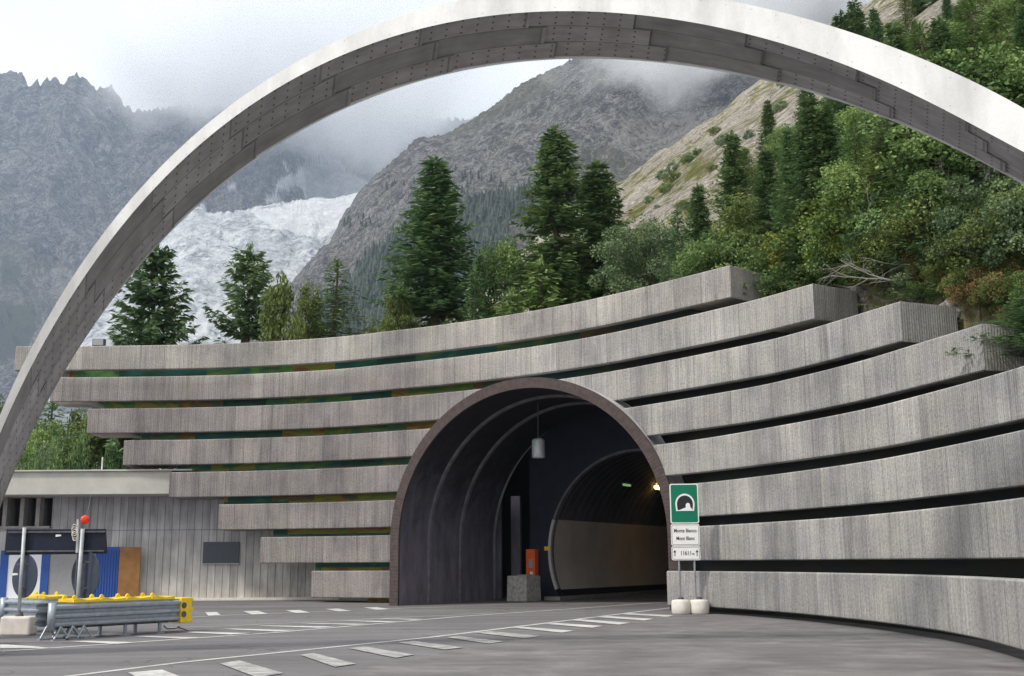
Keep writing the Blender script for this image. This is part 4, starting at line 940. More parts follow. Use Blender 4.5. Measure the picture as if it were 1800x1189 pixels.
# ------------------------------------------------------------------ mountains
def mtn(name, label, sil, r0, r1, e0, pw, mat, x0, x1, amp, sc, jag, seed, snow=None, nx=520, ny=190, ridged=True, foot=None):
    """sil: ridge line as picture points, turned into bearings and rises; the body is a real slope from distance r0 to r1"""
    pts = []
    for x, y in sil:
        d = ray(x, y); pts.append((math.atan2(d.x, d.y), d.z / math.hypot(d.x, d.y)))
    pts.sort(); pa_, pe = zip(*pts)
    d0, d1 = ray(x0, 500), ray(x1, 500); a = np.linspace(math.atan2(d0.x, d0.y), math.atan2(d1.x, d1.y), nx)
    E1 = np.interp(a, pa_, pe); kn = 31; E1s = np.convolve(np.pad(E1, kn // 2, mode='edge'), np.ones(kn) / kn, 'valid'); E1 = E1 + jag * (fbm(a * 260, 0, seed, 4, seed, True) - .62)
    t = np.linspace(0, 1, ny); T, A = np.meshgrid(t, a); E1g = np.repeat(E1[:, None], ny, 1)
    Rr = r0 + (r1 - r0) * T; X, Y = Rr * np.sin(A), Rr * np.cos(A)
    E = e0 + (E1s[:, None] - e0) * T ** pw + (E1g - E1s[:, None]) * T ** 9; w = np.minimum(1, (1 - T) * 7) * np.minimum(1, T * 6 + .2)
    # gullies running down the slope
    wx = fbm(X / sc, Y / sc, 3.3, 3, seed + 9) - .5
    a1 = A * r1; h1 = T * r1 * float(E1.mean()) * .8
    N1 = fbm(a1 / sc * .9 + wx * 1.6 + h1 / sc * .35, h1 / sc * .45 + wx * 2, seed, 6, seed, True) - .55; N2 = fbm(a1 / (sc * .7) - h1 / sc * .5 + wx, h1 / (sc * .9) - wx, seed, 6, seed + 4, True) - .55; N3 = fbm(a1 / (sc * .14) + h1 / (sc * .3), h1 / (sc * .2), seed, 4, seed + 2, True) - .55
    E = E + (N1 * .5 + N2 * .8 + N3 * .2) * amp * w
    Z = EYE + Rr * E
    # back of the ridge
    Xb, Yb, Zb = X[:, -1:] * 1.06, Y[:, -1:] * 1.06, Z[:, -1:] - r1 * .12
    X = np.c_[X, Xb]; Y = np.c_[Y, Yb]; Z = np.c_[Z, Zb]; m_ = ny + 1
    idx = np.arange(nx * m_).reshape(nx, m_); Fq = np.stack([idx[:-1, :-1], idx[1:, :-1], idx[1:, 1:], idx[:-1, 1:]], -1).reshape(-1, 4)[:, ::-1]
    V = np.stack([X, Y, Z], -1).reshape(-1, 3)
    # picture coordinates of every vertex, only to find where snow, wood and meadow lie on the slope
    q = V - np.array([0, 0, EYE]); dd = q @ np.array(_F); PX = 900 + F_PX * (q @ np.array(RA)) / dd; PY = 594.5 - F_PX * (q @ np.array(UA)) / dd
    at = {}
    for nm, polys in (snow or {}).items():
        k = np.zeros(len(V))
        for poly in polys: k = np.maximum(k, inside(PX + (fbm(V[:, 0] / (sc * .12), V[:, 1] / (sc * .12), 2, 3) - .5) * 12, PY + (fbm(V[:, 0] / (sc * .1), V[:, 1] / (sc * .1), 7, 3) - .5) * 9, poly))
        at[nm] = k
    o = npmesh(name, V, Fq, mat, at); tag(o, label, 'mountain', kind='structure'); return o, V.reshape(nx, m_, 3), PX.reshape(nx, m_), PY.reshape(nx, m_)
def inside(x, y, poly):
    r = np.zeros(x.shape, bool); n = len(poly)
    for i in range(n):
        (x1, y1), (x2, y2) = poly[i], poly[(i + 1) % n]
        if y1 == y2: continue
        r ^= ((y1 > y) != (y2 > y)) & (x < (x2 - x1) * (y - y1) / (y2 - y1) + x1)
    return r.astype(float)
def mat_rock(name, c0, c1, c2, s, green=0, gc=(.10, .105, .05), gs=1.0, bumpd=12):
    m = NM(name, .95, .1); v0 = m.n('ShaderNodeTexCoord').outputs['Object']
    wn = m.n('ShaderNodeTexNoise', Scale=s * 3, Detail=4); m.l(v0, wn.inputs['Vector']); vm = m.n('ShaderNodeVectorMath'); vm.operation = 'MULTIPLY_ADD'; m.l(wn.outputs['Color'], vm.inputs[0]); vm.inputs[1].default_value = (.35 / s,) * 3; m.l(v0, vm.inputs[2]); v = vm.outputs[0]
    a = m.noise(v, s * 12, 9, .72, .3); b = m.noise(v, s * 2.2, 7, .65, .2)
    rt = m.n('ShaderNodeMapping', Rotation=(.5, .6, .3), Scale=(1, 1, .6)); m.l(v, rt.inputs[0])
    d = m.noise(rt.outputs[0], s * 42, 7, .78); rdn = m.noise(rt.outputs[0], s * 5, 8, .6, .5)
    k = m.math('ADD', m.math('MULTIPLY', a, .46), m.math('MULTIPLY', d, .54)); c = m.ramp(k, [(.40, c0), (.48, tuple(x * .62 for x in c1)), (.52, c1), (.58, c2), (.68, tuple(min(.8, x * 1.4) for x in c2))])
    c = m.mix(1, c, m.ramp(b, [(.34, .70), (.62, 1.22)]), 'MULTIPLY')
    ln = m.math('ABSOLUTE', m.math('SUBTRACT', rdn, .5)); c = m.mix(m.ramp(ln, [(.0, .62), (.022, 0)]), c, tuple(x * 1.15 for x in c2))
    ln2 = m.math('ABSOLUTE', m.math('SUBTRACT', rdn, .42)); c = m.mix(m.ramp(ln2, [(.0, .6), (.03, 0)]), c, c0)
    if green:
        gk = m.ramp(m.math('ADD', m.math('MULTIPLY', b, .6), m.math('MULTIPLY', a, .4)), [(.47, 0), (.56, green)]); c = m.mix(gk, c, m.mix(1, gc, m.ramp(d, [(.3, .7), (.7, 1.2)]), 'MULTIPLY'))
    c = m.mix(m.attr('wood'), c, (.035, .055, .03)); c = m.mix(m.math('MULTIPLY', m.attr('meadow'), .4), c, (.15, .145, .075)); 
    pale = m.math('MULTIPLY', m.attr('pale'), m.ramp(k, [(.42, 0), (.55, .8)])); c = m.mix(pale, c, (.42, .40, .37))
    sn = m.math('MULTIPLY', m.attr('snow'), 1); c = m.mix(sn, c, m.ramp(a, [(.35, (.62, .65, .68)), (.6, (.88, .89, .90))])); m.col(c)
    m.bump(m.math('ADD', k, m.math('MULTIPLY', b, 1.5)), 1.0, bumpd); return m.mat
M_ROCK1 = mat_rock('far_rock', (.03, .03, .034), (.17, .165, .165), (.42, .41, .40), .0030, .2, (.13, .12, .07), bumpd=60)
M_ROCK3 = mat_rock('mid_rock', (.05, .048, .05), (.22, .21, .20), (.50, .48, .45), .0060, .3, (.11, .105, .05), bumpd=22)
mtn('far_mountain', 'jagged blue grey rock mountain at the far left vanishing into cloud',
    [(-260, 150), (-60, 125), (0, 131), (20, 128), (38, 132), (48, 152), (56, 147), (66, 141), (73, 150), (80, 139), (95, 137), (106, 151), (118, 142), (133, 131), (148, 141), (160, 150), (170, 158), (184, 156), (192, 149), (197, 147), (203, 168), (225, 190), (240, 196), (330, 185), (430, 190), (560, 200), (700, 205), (900, 210)],
    2500, 4300, .12, 1.15, M_ROCK1, -260, 900, .10, 520, .010, 11,
    {'snow': [[(498, 282), (508, 300), (520, 305), (530, 290), (560, 282), (600, 282), (610, 300), (650, 322), (650, 372), (520, 372), (540, 350), (535, 332), (520, 326), (500, 333), (486, 332), (490, 318), (515, 306)], [(470, 340), (488, 338), (500, 356), (470, 360)], [(398, 320), (412, 322), (412, 334), (398, 330)], [(345, 362), (360, 360), (366, 376), (350, 378)]],
     'wood': [[(-40, 520), (60, 540), (70, 620), (-40, 640)], [(0, 450), (40, 470), (30, 500), (0, 500)]], 'meadow': [[(0, 420), (120, 470), (200, 560), (180, 660), (-100, 640), (-100, 450)]], 'pale': [[(50, 470), (200, 480), (230, 560), (170, 650), (40, 640), (80, 540)]]})
def mat_ice():
    m = NM('glacier_ice', .7, .3); v = m.coord(); a = m.noise(v, .02, 9, .72, 1.2); b = m.noise(v, .0045, 6, .6, .6); w = m.noise(m.coord('Object', (1, 1, 2)), .05, 6, .8, 1.0)
    k = m.math('ADD', m.math('MULTIPLY', a, .55), m.math('MULTIPLY', w, .45)); c = m.ramp(k, [(.38, (.14, .15, .165)), (.45, (.42, .44, .46)), (.52, (.74, .76, .78)), (.60, (.94, .95, .95))])
    c = m.mix(m.ramp(b, [(.45, 0), (.62, .55)]), c, m.mix(1, c, (.45, .44, .45), 'MULTIPLY')); c = m.mix(m.math('MULTIPLY', m.attr('snow'), .8), c, (.86, .87, .88)); m.col(c); m.bump(k, 1.0, 26); return m.mat
mtn('glacier', 'white broken glacier tumbling down between the mountains', [(60, 640), (120, 540), (170, 490), (225, 436), (290, 404), (330, 372), (348, 364), (366, 374), (410, 372), (470, 360), (540, 350), (600, 346), (660, 330), (760, 320)],
    1700, 2400, .13, 1.0, mat_ice(), 60, 760, .018, 90, .004, 21, {'snow': [[(440, 372), (660, 330), (640, 372), (560, 420), (480, 400)], [(330, 560), (400, 520), (420, 560), (300, 610)]]}, 420, 160)
_, V3, PX3, PY3 = mtn('rocky_mountain', 'grey rocky mountain behind the spruces with cloud on its top',
    [(430, 560), (500, 510), (530, 478), (560, 440), (580, 425), (602, 380), (622, 352), (640, 326), (662, 306), (690, 284), (712, 262), (730, 246), (762, 240), (790, 234), (812, 220), (836, 206), (872, 182), (900, 160), (925, 142), (950, 132), (966, 126), (990, 112), (1060, 70), (1150, 20), (1280, -30), (1500, -90), (1800, -120)],
    650, 1750, .11, 1.0, M_ROCK3, 430, 1800, .05, 150, .006, 31,
    {'wood': [[(600, 500), (660, 440), (720, 400), (740, 430), (700, 560), (600, 600), (540, 560)], [(815, 350), (860, 335), (900, 340), (930, 330), (925, 380), (890, 390), (900, 450), (840, 520), (790, 540)]],
     'meadow': [[(1040, 250), (1100, 270), (1160, 300), (1110, 330), (1000, 300)], [(880, 400), (930, 370), (930, 430), (860, 500)], [(960, 120), (1000, 140), (900, 200), (800, 240), (760, 240)]], 'pale': [[(1060, 215), (1330, 180), (1300, 250), (1180, 300), (1080, 260)]], 'snow': []}, 620, 260)
# the conifer wood low on that mountain: far off, one mass
def wood(polys, n, Vg, PXg, PYg, h, name, label, seed=5):
    rg = np.random.default_rng(seed); vs = []; fs = []; tone = []; k = 0; tries = 0; nx, ny = PXg.shape
    while k < n and tries < n * 60:
        tries += 1; i, j = rg.integers(0, nx), rg.integers(0, ny - 2); x, y = PXg[i, j], PYg[i, j]
        ok = any(inside(np.array([x]), np.array([y]), p)[0] for p in polys)
        if not ok: continue
        p = Vg[i, j] + rg.normal(0, 1.5, 3) * np.array([1, 1, 0]); hh = h * rg.uniform(.55, 1.2); rr_ = hh * rg.uniform(.16, .24); b = len(vs); tn = rg.uniform(0, 1)
        for lev, (zz_, rm) in enumerate(((.06, 1), (.38, .5), (.34, .72), (.7, .28), (.64, .42))):
            for q in range(5):
                a = q * 1.2566 + lev * .6 + tn; r2 = rr_ * rm * rg.uniform(.75, 1.2); vs.append((p[0] + r2 * math.cos(a), p[1] + r2 * math.sin(a), p[2] + hh * zz_)); tone.append(tn)
        vs.append((p[0], p[1], p[2] + hh)); tone.append(tn)
        for l0, l1 in ((0, 1), (2, 3)):
            for q in range(5): q2 = (q + 1) % 5; fs += [(b + l0 * 5 + q, b + l0 * 5 + q2, b + l1 * 5 + q2), (b + l0 * 5 + q, b + l1 * 5 + q2, b + l1 * 5 + q)]
        for q in range(5): fs.append((b + 20 + q, b + 20 + (q + 1) % 5, b + 25))
        k += 1
    o = npmesh(name, vs, fs, L_WOOD, {'tone': tone}, smooth=False); tag(o, label, 'wood', kind='stuff'); return o
wood([[(600, 500), (660, 440), (720, 400), (760, 420), (700, 560), (600, 600), (540, 560)], [(815, 348), (860, 338), (905, 345), (940, 330), (930, 380), (890, 390), (900, 450), (840, 520), (790, 540)], [(1000, 330), (1060, 330), (1100, 400), (960, 420)]], 1900, V3, PX3, PY3, 17, 'distant_wood', 'dark blue conifer wood on the lower slopes of the rocky mountain')
wood([[(600, 385), (680, 380), (720, 390), (690, 405), (600, 402)], [(640, 330), (760, 360), (900, 330), (820, 300)]], 70, V3, PX3, PY3, 13, 'scattered_conifers', 'loose scattering of small conifers high on the rocky mountain', 8)

# ------------------------------------------------------------------ trees
def cards(C, A, B, l, w):
    """leaf or needle sprays: diamonds with long axis A and side B"""
    C = np.asarray(C); l = np.asarray(l)[:, None]; w = np.asarray(w)[:, None]
    V = np.stack([C - A * l * .5, C + B * w, C + A * l * .5, C - B * w], 1).reshape(-1, 3); return V, np.arange(len(V)).reshape(-1, 4)
def unit(a): return a / np.maximum(1e-9, np.linalg.norm(a, axis=-1, keepdims=True))
def tree_obj(name, trunk, V, Fq, tone, mat, parts=('trunk', 'crown'), bark=None):
    t = bpy.data.objects.new(name, None); t.empty_display_size = .5
    b = trunk.build(parts[0], bark or M_BARK, None, smooth=True, fixn=False); b.parent = t
    c = npmesh(parts[1], V, Fq, mat, {'tone': tone}, smooth=False, parent=t)
    for q in (b, c): COL.objects.unlink(q)
    return t
def conifer(name, H, Rb, mat, seed, nwh=44, per=7, droop=.25, spray=.42, gap=.0, shape=.85, up=.15, dens=1.0, sp=.11, base=.06, wid=.13):
    rg = np.random.default_rng(seed); tr = MB(); wob = [(.0, 0, 0)] 
    tr.tube([(0.05 * math.sin(k), .05 * math.cos(k * 1.7), H * k / 8 - (.6 if k == 0 else 0)) for k in range(9)], [Rb * .075 * (1 - k / 8.3) + .015 for k in range(9)], 8)
    Cs, As, Bs, Ls, Ws, Ts = [], [], [], [], [], []
    for wi in range(nwh):
        f = base + (1 - base) * (wi / nwh) ** .93; z0 = H * f
        Lm = Rb * (1 - f) ** shape
        if rg.random() < gap: continue
        for k in range(per):
            a = 2 * math.pi * (k + rg.uniform(-.35, .35)) / per + wi * 1.1; L = Lm * rg.uniform(.62, 1.15) + .12
            if rg.random() < gap: L *= .45
            n = max(2, int(L / (sp) * dens)); s = (np.arange(n) + rg.uniform(0, 1, n)) / n; s = s ** .8
            dr = droop * rg.uniform(.6, 1.4); zc = z0 - L * dr * s * 1.0 + L * (dr * .55 + up * .6) * s ** 2.2
            dx, dy = math.cos(a), math.sin(a); P = np.stack([dx * L * s, dy * L * s, zc], -1)
            if k % 2 == 0 and L > .5:
                q = [tuple(np.array([dx * L * t_, dy * L * t_, z0 - L * dr * t_ + L * (dr * .55 + up * .6) * t_ ** 2.2])) for t_ in (0, .45, .92)]; tr.tube(q, [.035 * L / 3 + .01, .02, .008], 4, False)
            for side in (-1, 1):
                ang = a + side * rg.uniform(.5, 1.2, n); el = rg.uniform(-.55, .25, n); ln = spray * rg.uniform(.6, 1.25, n) * (1.1 - .45 * s)
                A = unit(np.stack([np.cos(ang), np.sin(ang), el], -1)); Bv = unit(np.cross(A, np.stack([rg.normal(0, .5, n), rg.normal(0, .5, n), np.ones(n)], -1)))
                Cs.append(P + A * (ln * .5)[:, None] + rg.normal(0, .03, (n, 3))); As.append(A); Bs.append(Bv); Ls.append(ln); Ws.append(ln * wid * rg.uniform(.8, 1.3, n)); Ts.append(np.clip(rg.normal(.42, .16, n) + .25 * s + .1 * rg.normal(), 0, 1))
    n = 60; zt_ = H * rg.uniform(.93, 1.01, n); A = unit(np.stack([rg.normal(0, .5, n), rg.normal(0, .5, n), np.ones(n) * .8], -1)); Bv = unit(np.cross(A, rg.normal(0, 1, (n, 3))))
    Cs.append(np.stack([rg.normal(0, .06, n), rg.normal(0, .06, n), zt_], -1)); As.append(A); Bs.append(Bv); Ls.append(np.full(n, spray * .6)); Ws.append(np.full(n, .04)); Ts.append(rg.uniform(.3, .8, n))
    C, A, Bv, L_, W_, T = map(np.concatenate, (Cs, As, Bs, Ls, Ws, Ts)); V, Fq = cards(C, A, Bv, L_, W_)
    t = tree_obj(name, tr, V, Fq, np.repeat(T, 4), mat); t['H'] = H; t['R'] = Rb; return t
def leafy(name, H, Rx, mat, seed, nclump=70, per=130, leaf=.17, cr=.55, low=.18, tall=1.0, stems=5, trunk_r=.12, cone=0.0, leafw=.5):
    rg = np.random.default_rng(seed); tr = MB(); Cs = []; Ts = []; As = []; 
    zc = H * (low + 1) / 2; hz_ = H * (1 - low) / 2
    tr.tube([(0, 0, -.6), (.03 * H * .1, 0, H * .25), (0, .05, H * .55), (.03, 0, H * .85)], [trunk_r, trunk_r * .8, trunk_r * .5, .02], 8)
    cl = []
    while len(cl) < nclump:
        p = rg.uniform(-1, 1, 3); r = np.linalg.norm(p)
        if r > 1 or r < .35: continue
        zz_ = (p[2] + 1) / 2; k = 1 - cone * zz_; p2 = np.array([p[0] * Rx * k, p[1] * Rx * k, zc + p[2] * hz_]); p2[:2] *= rg.uniform(.8, 1.12); cl.append(p2)
    for i, p in enumerate(cl):
        if i < stems * 3:
            b = np.array([0, 0, max(.1, p[2] * rg.uniform(.3, .6))]); m_ = (b + p) / 2 + rg.normal(0, .1, 3); tr.tube([tuple(b), tuple(m_), tuple(p)], [trunk_r * .4, trunk_r * .22, .01], 5, False)
        n = int(per * rg.uniform(.6, 1.3)); d = unit(rg.normal(0, 1, (n, 3))); rad = cr * rg.uniform(.65, 1.35) * rg.uniform(.25, 1, n)[:, None] ** .45
        q = p + d * rad * np.array([1, 1, .72]); Cs.append(q); As.append(unit(d + rg.normal(0, .8, (n, 3)) + np.array([0, 0, -.25]))); Ts.append(np.clip(rg.normal(.45, .16, n) + .2 * rg.normal() + .12 * d[:, 2], 0, 1))
    C, A, T = map(np.concatenate, (Cs, As, Ts)); n = len(C); Bv = unit(np.cross(A, rg.normal(0, 1, (n, 3)))); L_ = leaf * rg.uniform(.6, 1.4, n); V, Fq = cards(C, A, Bv, L_, L_ * leafw)
    t = tree_obj(name, tr, V, Fq, np.repeat(T, 4), mat); t['H'] = H; t['R'] = Rx; return t
def pine(name, H, Rb, seed):
    rg = np.random.default_rng(seed); tr = MB(); tr.tube([(0, 0, -.6), (.1, 0, H * .3), (-.1, .1, H * .65), (.05, 0, H * .97)], [.24, .18, .11, .03], 8); Cs, As, Ts = [], [], []
    nb = 64
    for i in range(nb):
        f = .1 + .9 * (i / nb) ** .95; L = Rb * (1.06 - f) ** .75 * rg.uniform(.55, 1.15); a = i * 2.4 + rg.uniform(-.4, .4); z0 = H * f * .97; rise = rg.uniform(.05, .35)
        tr.tube([(0, 0, z0), (math.cos(a) * L * .5, math.sin(a) * L * .5, z0 + L * rise * .3), (math.cos(a) * L, math.sin(a) * L, z0 + L * rise)], [.05, .03, .012], 5, False)
        for k in range(max(2, int(L * 2.6))):
            s = rg.uniform(.35, 1.05); side = rg.normal(0, .30) * L * .5; p = np.array([math.cos(a) * L * s - math.sin(a) * side, math.sin(a) * L * s + math.cos(a) * side, z0 + L * rise * s * s + rg.normal(.08, .1)])
            n = 58; d = unit(rg.normal(0, 1, (n, 3)) + np.array([0, 0, .45])); Cs.append(p + d * rg.uniform(.08, .34, n)[:, None]); As.append(d); Ts.append(np.clip(rg.normal(.4, .12, n) + .16 * rg.normal() + .15 * d[:, 2], 0, 1))
    C, A, T = map(np.concatenate, (Cs, As, Ts)); n = len(C); Bv = unit(np.cross(A, rg.normal(0, 1, (n, 3)))); L_ = rg.uniform(.13, .25, n); V, Fq = cards(C, A, Bv, L_, L_ * .17)
    t = tree_obj(name, tr, V, Fq, np.repeat(T, 4), L_PINE); t['H'] = H; t['R'] = Rb; return t
PROTO = {
 'spruceA': conifer('spruce_tree', 18, 3.9, L_SPRUCE, 1, 56, 8, .36, .58, .07, .80, .26, wid=.16),
 'spruceB': conifer('spruce_tree', 16, 3.3, L_SPRUCE2, 2, 46, 8, .30, .62, .09, .70, .30, wid=.17),
 'spruceC': conifer('spruce_tree', 14, 2.7, L_SPRUCE2, 3, 48, 8, .28, .56, .05, .66, .2, wid=.17),
 'spruceD': conifer('spruce_tree', 11, 3.0, L_SPRUCE, 4, 26, 7, .18, .46, .1, .85, .35),
 'young': conifer('young_fir', 5, 2.4, L_BROAD, 5, 16, 7, .12, .44, .05, .8, .45, 1.0, .10, .05, .18),
 'larch': conifer('larch_tree', 13, 2.9, L_LARCH, 6, 44, 7, .15, .42, .08, .75, .25, .8, .12, .05, .10),
 'larch2': conifer('larch_tree', 12, 3.4, L_OLIVE, 16, 36, 7, .12, .45, .12, .7, .3, .9, .13, .05, .12),
 'pineA': conifer('pine_tree', 12, 3.9, L_PINE, 7, 24, 8, .10, .60, .06, .62, .55, 1.5, .08, .05, .16), 'pineB': conifer('pine_tree', 11, 3.3, L_PINE, 8, 22, 7, .05, .55, .16, .60, .75, 1.4, .08, .05, .16),
 'broad': leafy('broadleaf_tree', 8, 3.2, L_BROAD, 9, 100, 210, .145, .85), 'broad2': leafy('broadleaf_tree', 9, 2.6, L_OLIVE, 10, 95, 190, .135, .7, .12, cone=.5),
 'grey': leafy('broadleaf_tree', 7, 4.2, L_GREY, 11, 120, 210, .135, .85, .1), 'birch': leafy('birch_tree', 9, 2.4, L_OLIVE, 12, 100, 110, .13, .6, .1, cone=.6),
 'bushG': leafy('bush', 3, 2.2, L_BROAD, 13, 52, 210, .10, .55, .0, trunk_r=.05), 'bushL': leafy('bush', 3, 2.4, L_LIME, 14, 52, 210, .09, .55, .0, trunk_r=.04),
 'bushY': leafy('bush', 3, 1.7, L_YELLOW, 15, 40, 200, .10, .5, .0, trunk_r=.04), 'bushD': leafy('bush', 3.2, 2.4, L_GREY, 17, 56, 210, .10, .55, .0, trunk_r=.05), 'bushO': leafy('bush', 3, 2.3, L_OLIVE, 19, 52, 210, .09, .55, .0, trunk_r=.04), 'bushK': leafy('bush', 3, 2.4, L_SPRUCE, 20, 56, 210, .09, .55, .0, trunk_r=.05), 'bushR': leafy('bush', 2, 2.0, L_RUST, 18, 34, 150, .08, .5, .0, trunk_r=.03)}
KIND = {'spruceA': 'spruce tree', 'spruceB': 'spruce tree', 'spruceC': 'spruce tree', 'spruceD': 'spruce tree', 'young': 'fir tree', 'larch': 'larch tree', 'larch2': 'larch tree', 'pineA': 'pine tree', 'pineB': 'pine tree', 'broad': 'tree', 'broad2': 'tree', 'grey': 'tree', 'birch': 'tree', 'bushG': 'bush', 'bushL': 'bush', 'bushY': 'bush', 'bushD': 'bush', 'bushR': 'bush', 'bushO': 'bush', 'bushK': 'bush'}
def plant(kind, x, y, zb, H, Rw, label, group=None, rz=None):
    p = PROTO[kind]; r = p.copy(); COL.objects.link(r)
    for k in ('H', 'R'):
        if k in r: del r[k]
    r.location = (x, y, zb); sz = H / p['H']; sx = (Rw / p['R']) if Rw else sz * random.uniform(.88, 1.12); r.scale = (sx, sx, sz); r.rotation_euler = (0, 0, random.uniform(0, 6.28) if rz is None else rz)
    for ch in p.children: c = ch.copy(); COL.objects.link(c); c.parent = r
    return tag(r, label, KIND[kind], group)
def tree_at(kind, xp, top, Y, wpx, label, group=None, zb=None):
    """a tree standing at distance Y on the slope, as tall as its top rises"""
    p = aty(xp, top, Y); z0 = hz(p.x, p.y) - .3 if zb is None else zb; z0 = min(z0, p.z - 1.5); wpx = (wpx or 0) * (1.0 if xp == 276 else 1)
    return plant(kind, p.x, p.y, z0, p.z - z0, wpx * Y / 2000 / 2 * WF.get(kind[:4], 1.1) if wpx else None, label, group)
WF = {'spru': 1.95, 'larc': 1.9, 'pine': 1.75, 'youn': 1.9, 'birc': 1.4}
GB = 'trees standing behind the top of the wall'
for a in [('pineA', 276, 428, 66, 175, 'dark bushy pine left of all behind the wall, reaching furthest left over it'), ('pineB', 440, 434, 68, 150, 'ragged dark pine with a forked top beside the olive tree'),
          ('birch', 497, 468, 62, 115, 'olive green birch between the ragged pine and the green larch'), ('larch', 592, 455, 66, 125, 'fresh green larch with a thin pointed top before the glacier foot'),
          ('broad2', 545, 495, 66, 90, 'low green tree between the olive birch and the green larch'), ('spruceA', 766, 278, 68, 180, 'broad dense dark spruce standing alone left of the twin spruces'),
          ('spruceB', 975, 225, 66, 135, 'tallest dark spruce with open ragged branches, its top thin and brownish'), ('spruceC', 1050, 283, 68, 110, 'dark spruce close against the right side of the tallest one'),
          ('broad', 888, 415, 70, 130, 'round green broadleaf tree between the dense spruce and the tallest spruce'), ('grey', 1140, 398, 62, 215, 'wide grey green broadleaf tree right of the twin spruces'),
          ('young', 950, 455, 63, 120, 'light green young fir in front of the tallest spruce'), ('young', 900, 510, 62, 110, 'light green young fir lowest to the left of its like'), ('young', 1012, 497, 64, 110, 'light green young fir under the spruce pair'),
          ('broad2', 700, 500, 66, 90, 'small green tree at the left foot of the dense spruce'), ('larch2', 655, 560, 62, 60, 'small olive conifer low beside the left foot of the dense spruce'), ('spruceD', 835, 470, 62, 80, 'small dark spruce at the right foot of the dense spruce'),
          ('broad2', 1215, 440, 56, 90, 'small green tree behind the corner of the highest course')]:
    tree_at(*a, GB)
GL = 'trees left behind the service building'
for a in [('spruceD', 95, 700, 72, 120, 'dark spruce behind the left roof, beside the arch leg'), ('broad2', 140, 716, 70, 90, 'yellow green tree behind the left roof'), ('broad', 185, 735, 68, 110, 'rounded tree behind the left roof beside the wall end'),
          ('broad', 12, 690, 76, 90, 'green leafy tree at the left edge beyond the arch leg'), ('grey', 50, 745, 70, 120, 'low grey green tree hidden partly by the arch leg'), ('broad2', 212, 765, 66, 90, 'dark green leafy tree under the left wall courses'), ('birch', 165, 722, 64, 110, 'yellowish birch just left of the wall end'), ('grey', 118, 770, 66, 140, 'wide low tree between the arch leg and the birch'), ('broad', 90, 735, 67, 120, 'dark round tree close beside the arch leg')]:
    tree_at(*a, GL)
for xp, top, wpx in ((100, 800, 70), (150, 790, 80), (205, 795, 70), (60, 805, 60)): tree_at('bushK', xp, top, 62.5, wpx, 'green bush just above the pale roof', 'bushes above the pale roof')

# hillside trees named one by one
GH = 'trees on the wooded hillside'
def slope_at(xp, top, H):
    """distance at which a tree of height H on the slope reaches that rise"""
    best = None
    rs = np.arange(34, 300, 1.5); d = ray(xp, top); P = np.array([[d.x / d.y * r, r] for r in rs]); zt_ = EYE + rs * d.z / d.y; hh = zt_ - hill(P[:, 0], P[:, 1])
    okk = (wall_dist(P[:, 0], P[:, 1]) > 3.2); hh = np.where(okk, hh, 1e6); k = np.where((hh[:-1] - H) * (hh[1:] - H) <= 0)[0]; k = [q for q in k if hh[q] < 1e5 and hh[q + 1] < 1e5]; i = k[0] if len(k) else int(np.argmin(abs(hh - H))); return P[i, 0], P[i, 1]
def on_slope(kind, xp, top, H, wf, label, group=GH):
    x, y = slope_at(xp, top, H); z = hz(x, y) - .3; d = ray(xp, top); H2 = EYE + y * d.z / d.y - z; H2 = max(1.2, min(H * 1.6, H2)); return plant(kind, x, y, z, H2, PROTO[kind]['R'] * H2 / PROTO[kind]['H'] * wf, label, group)
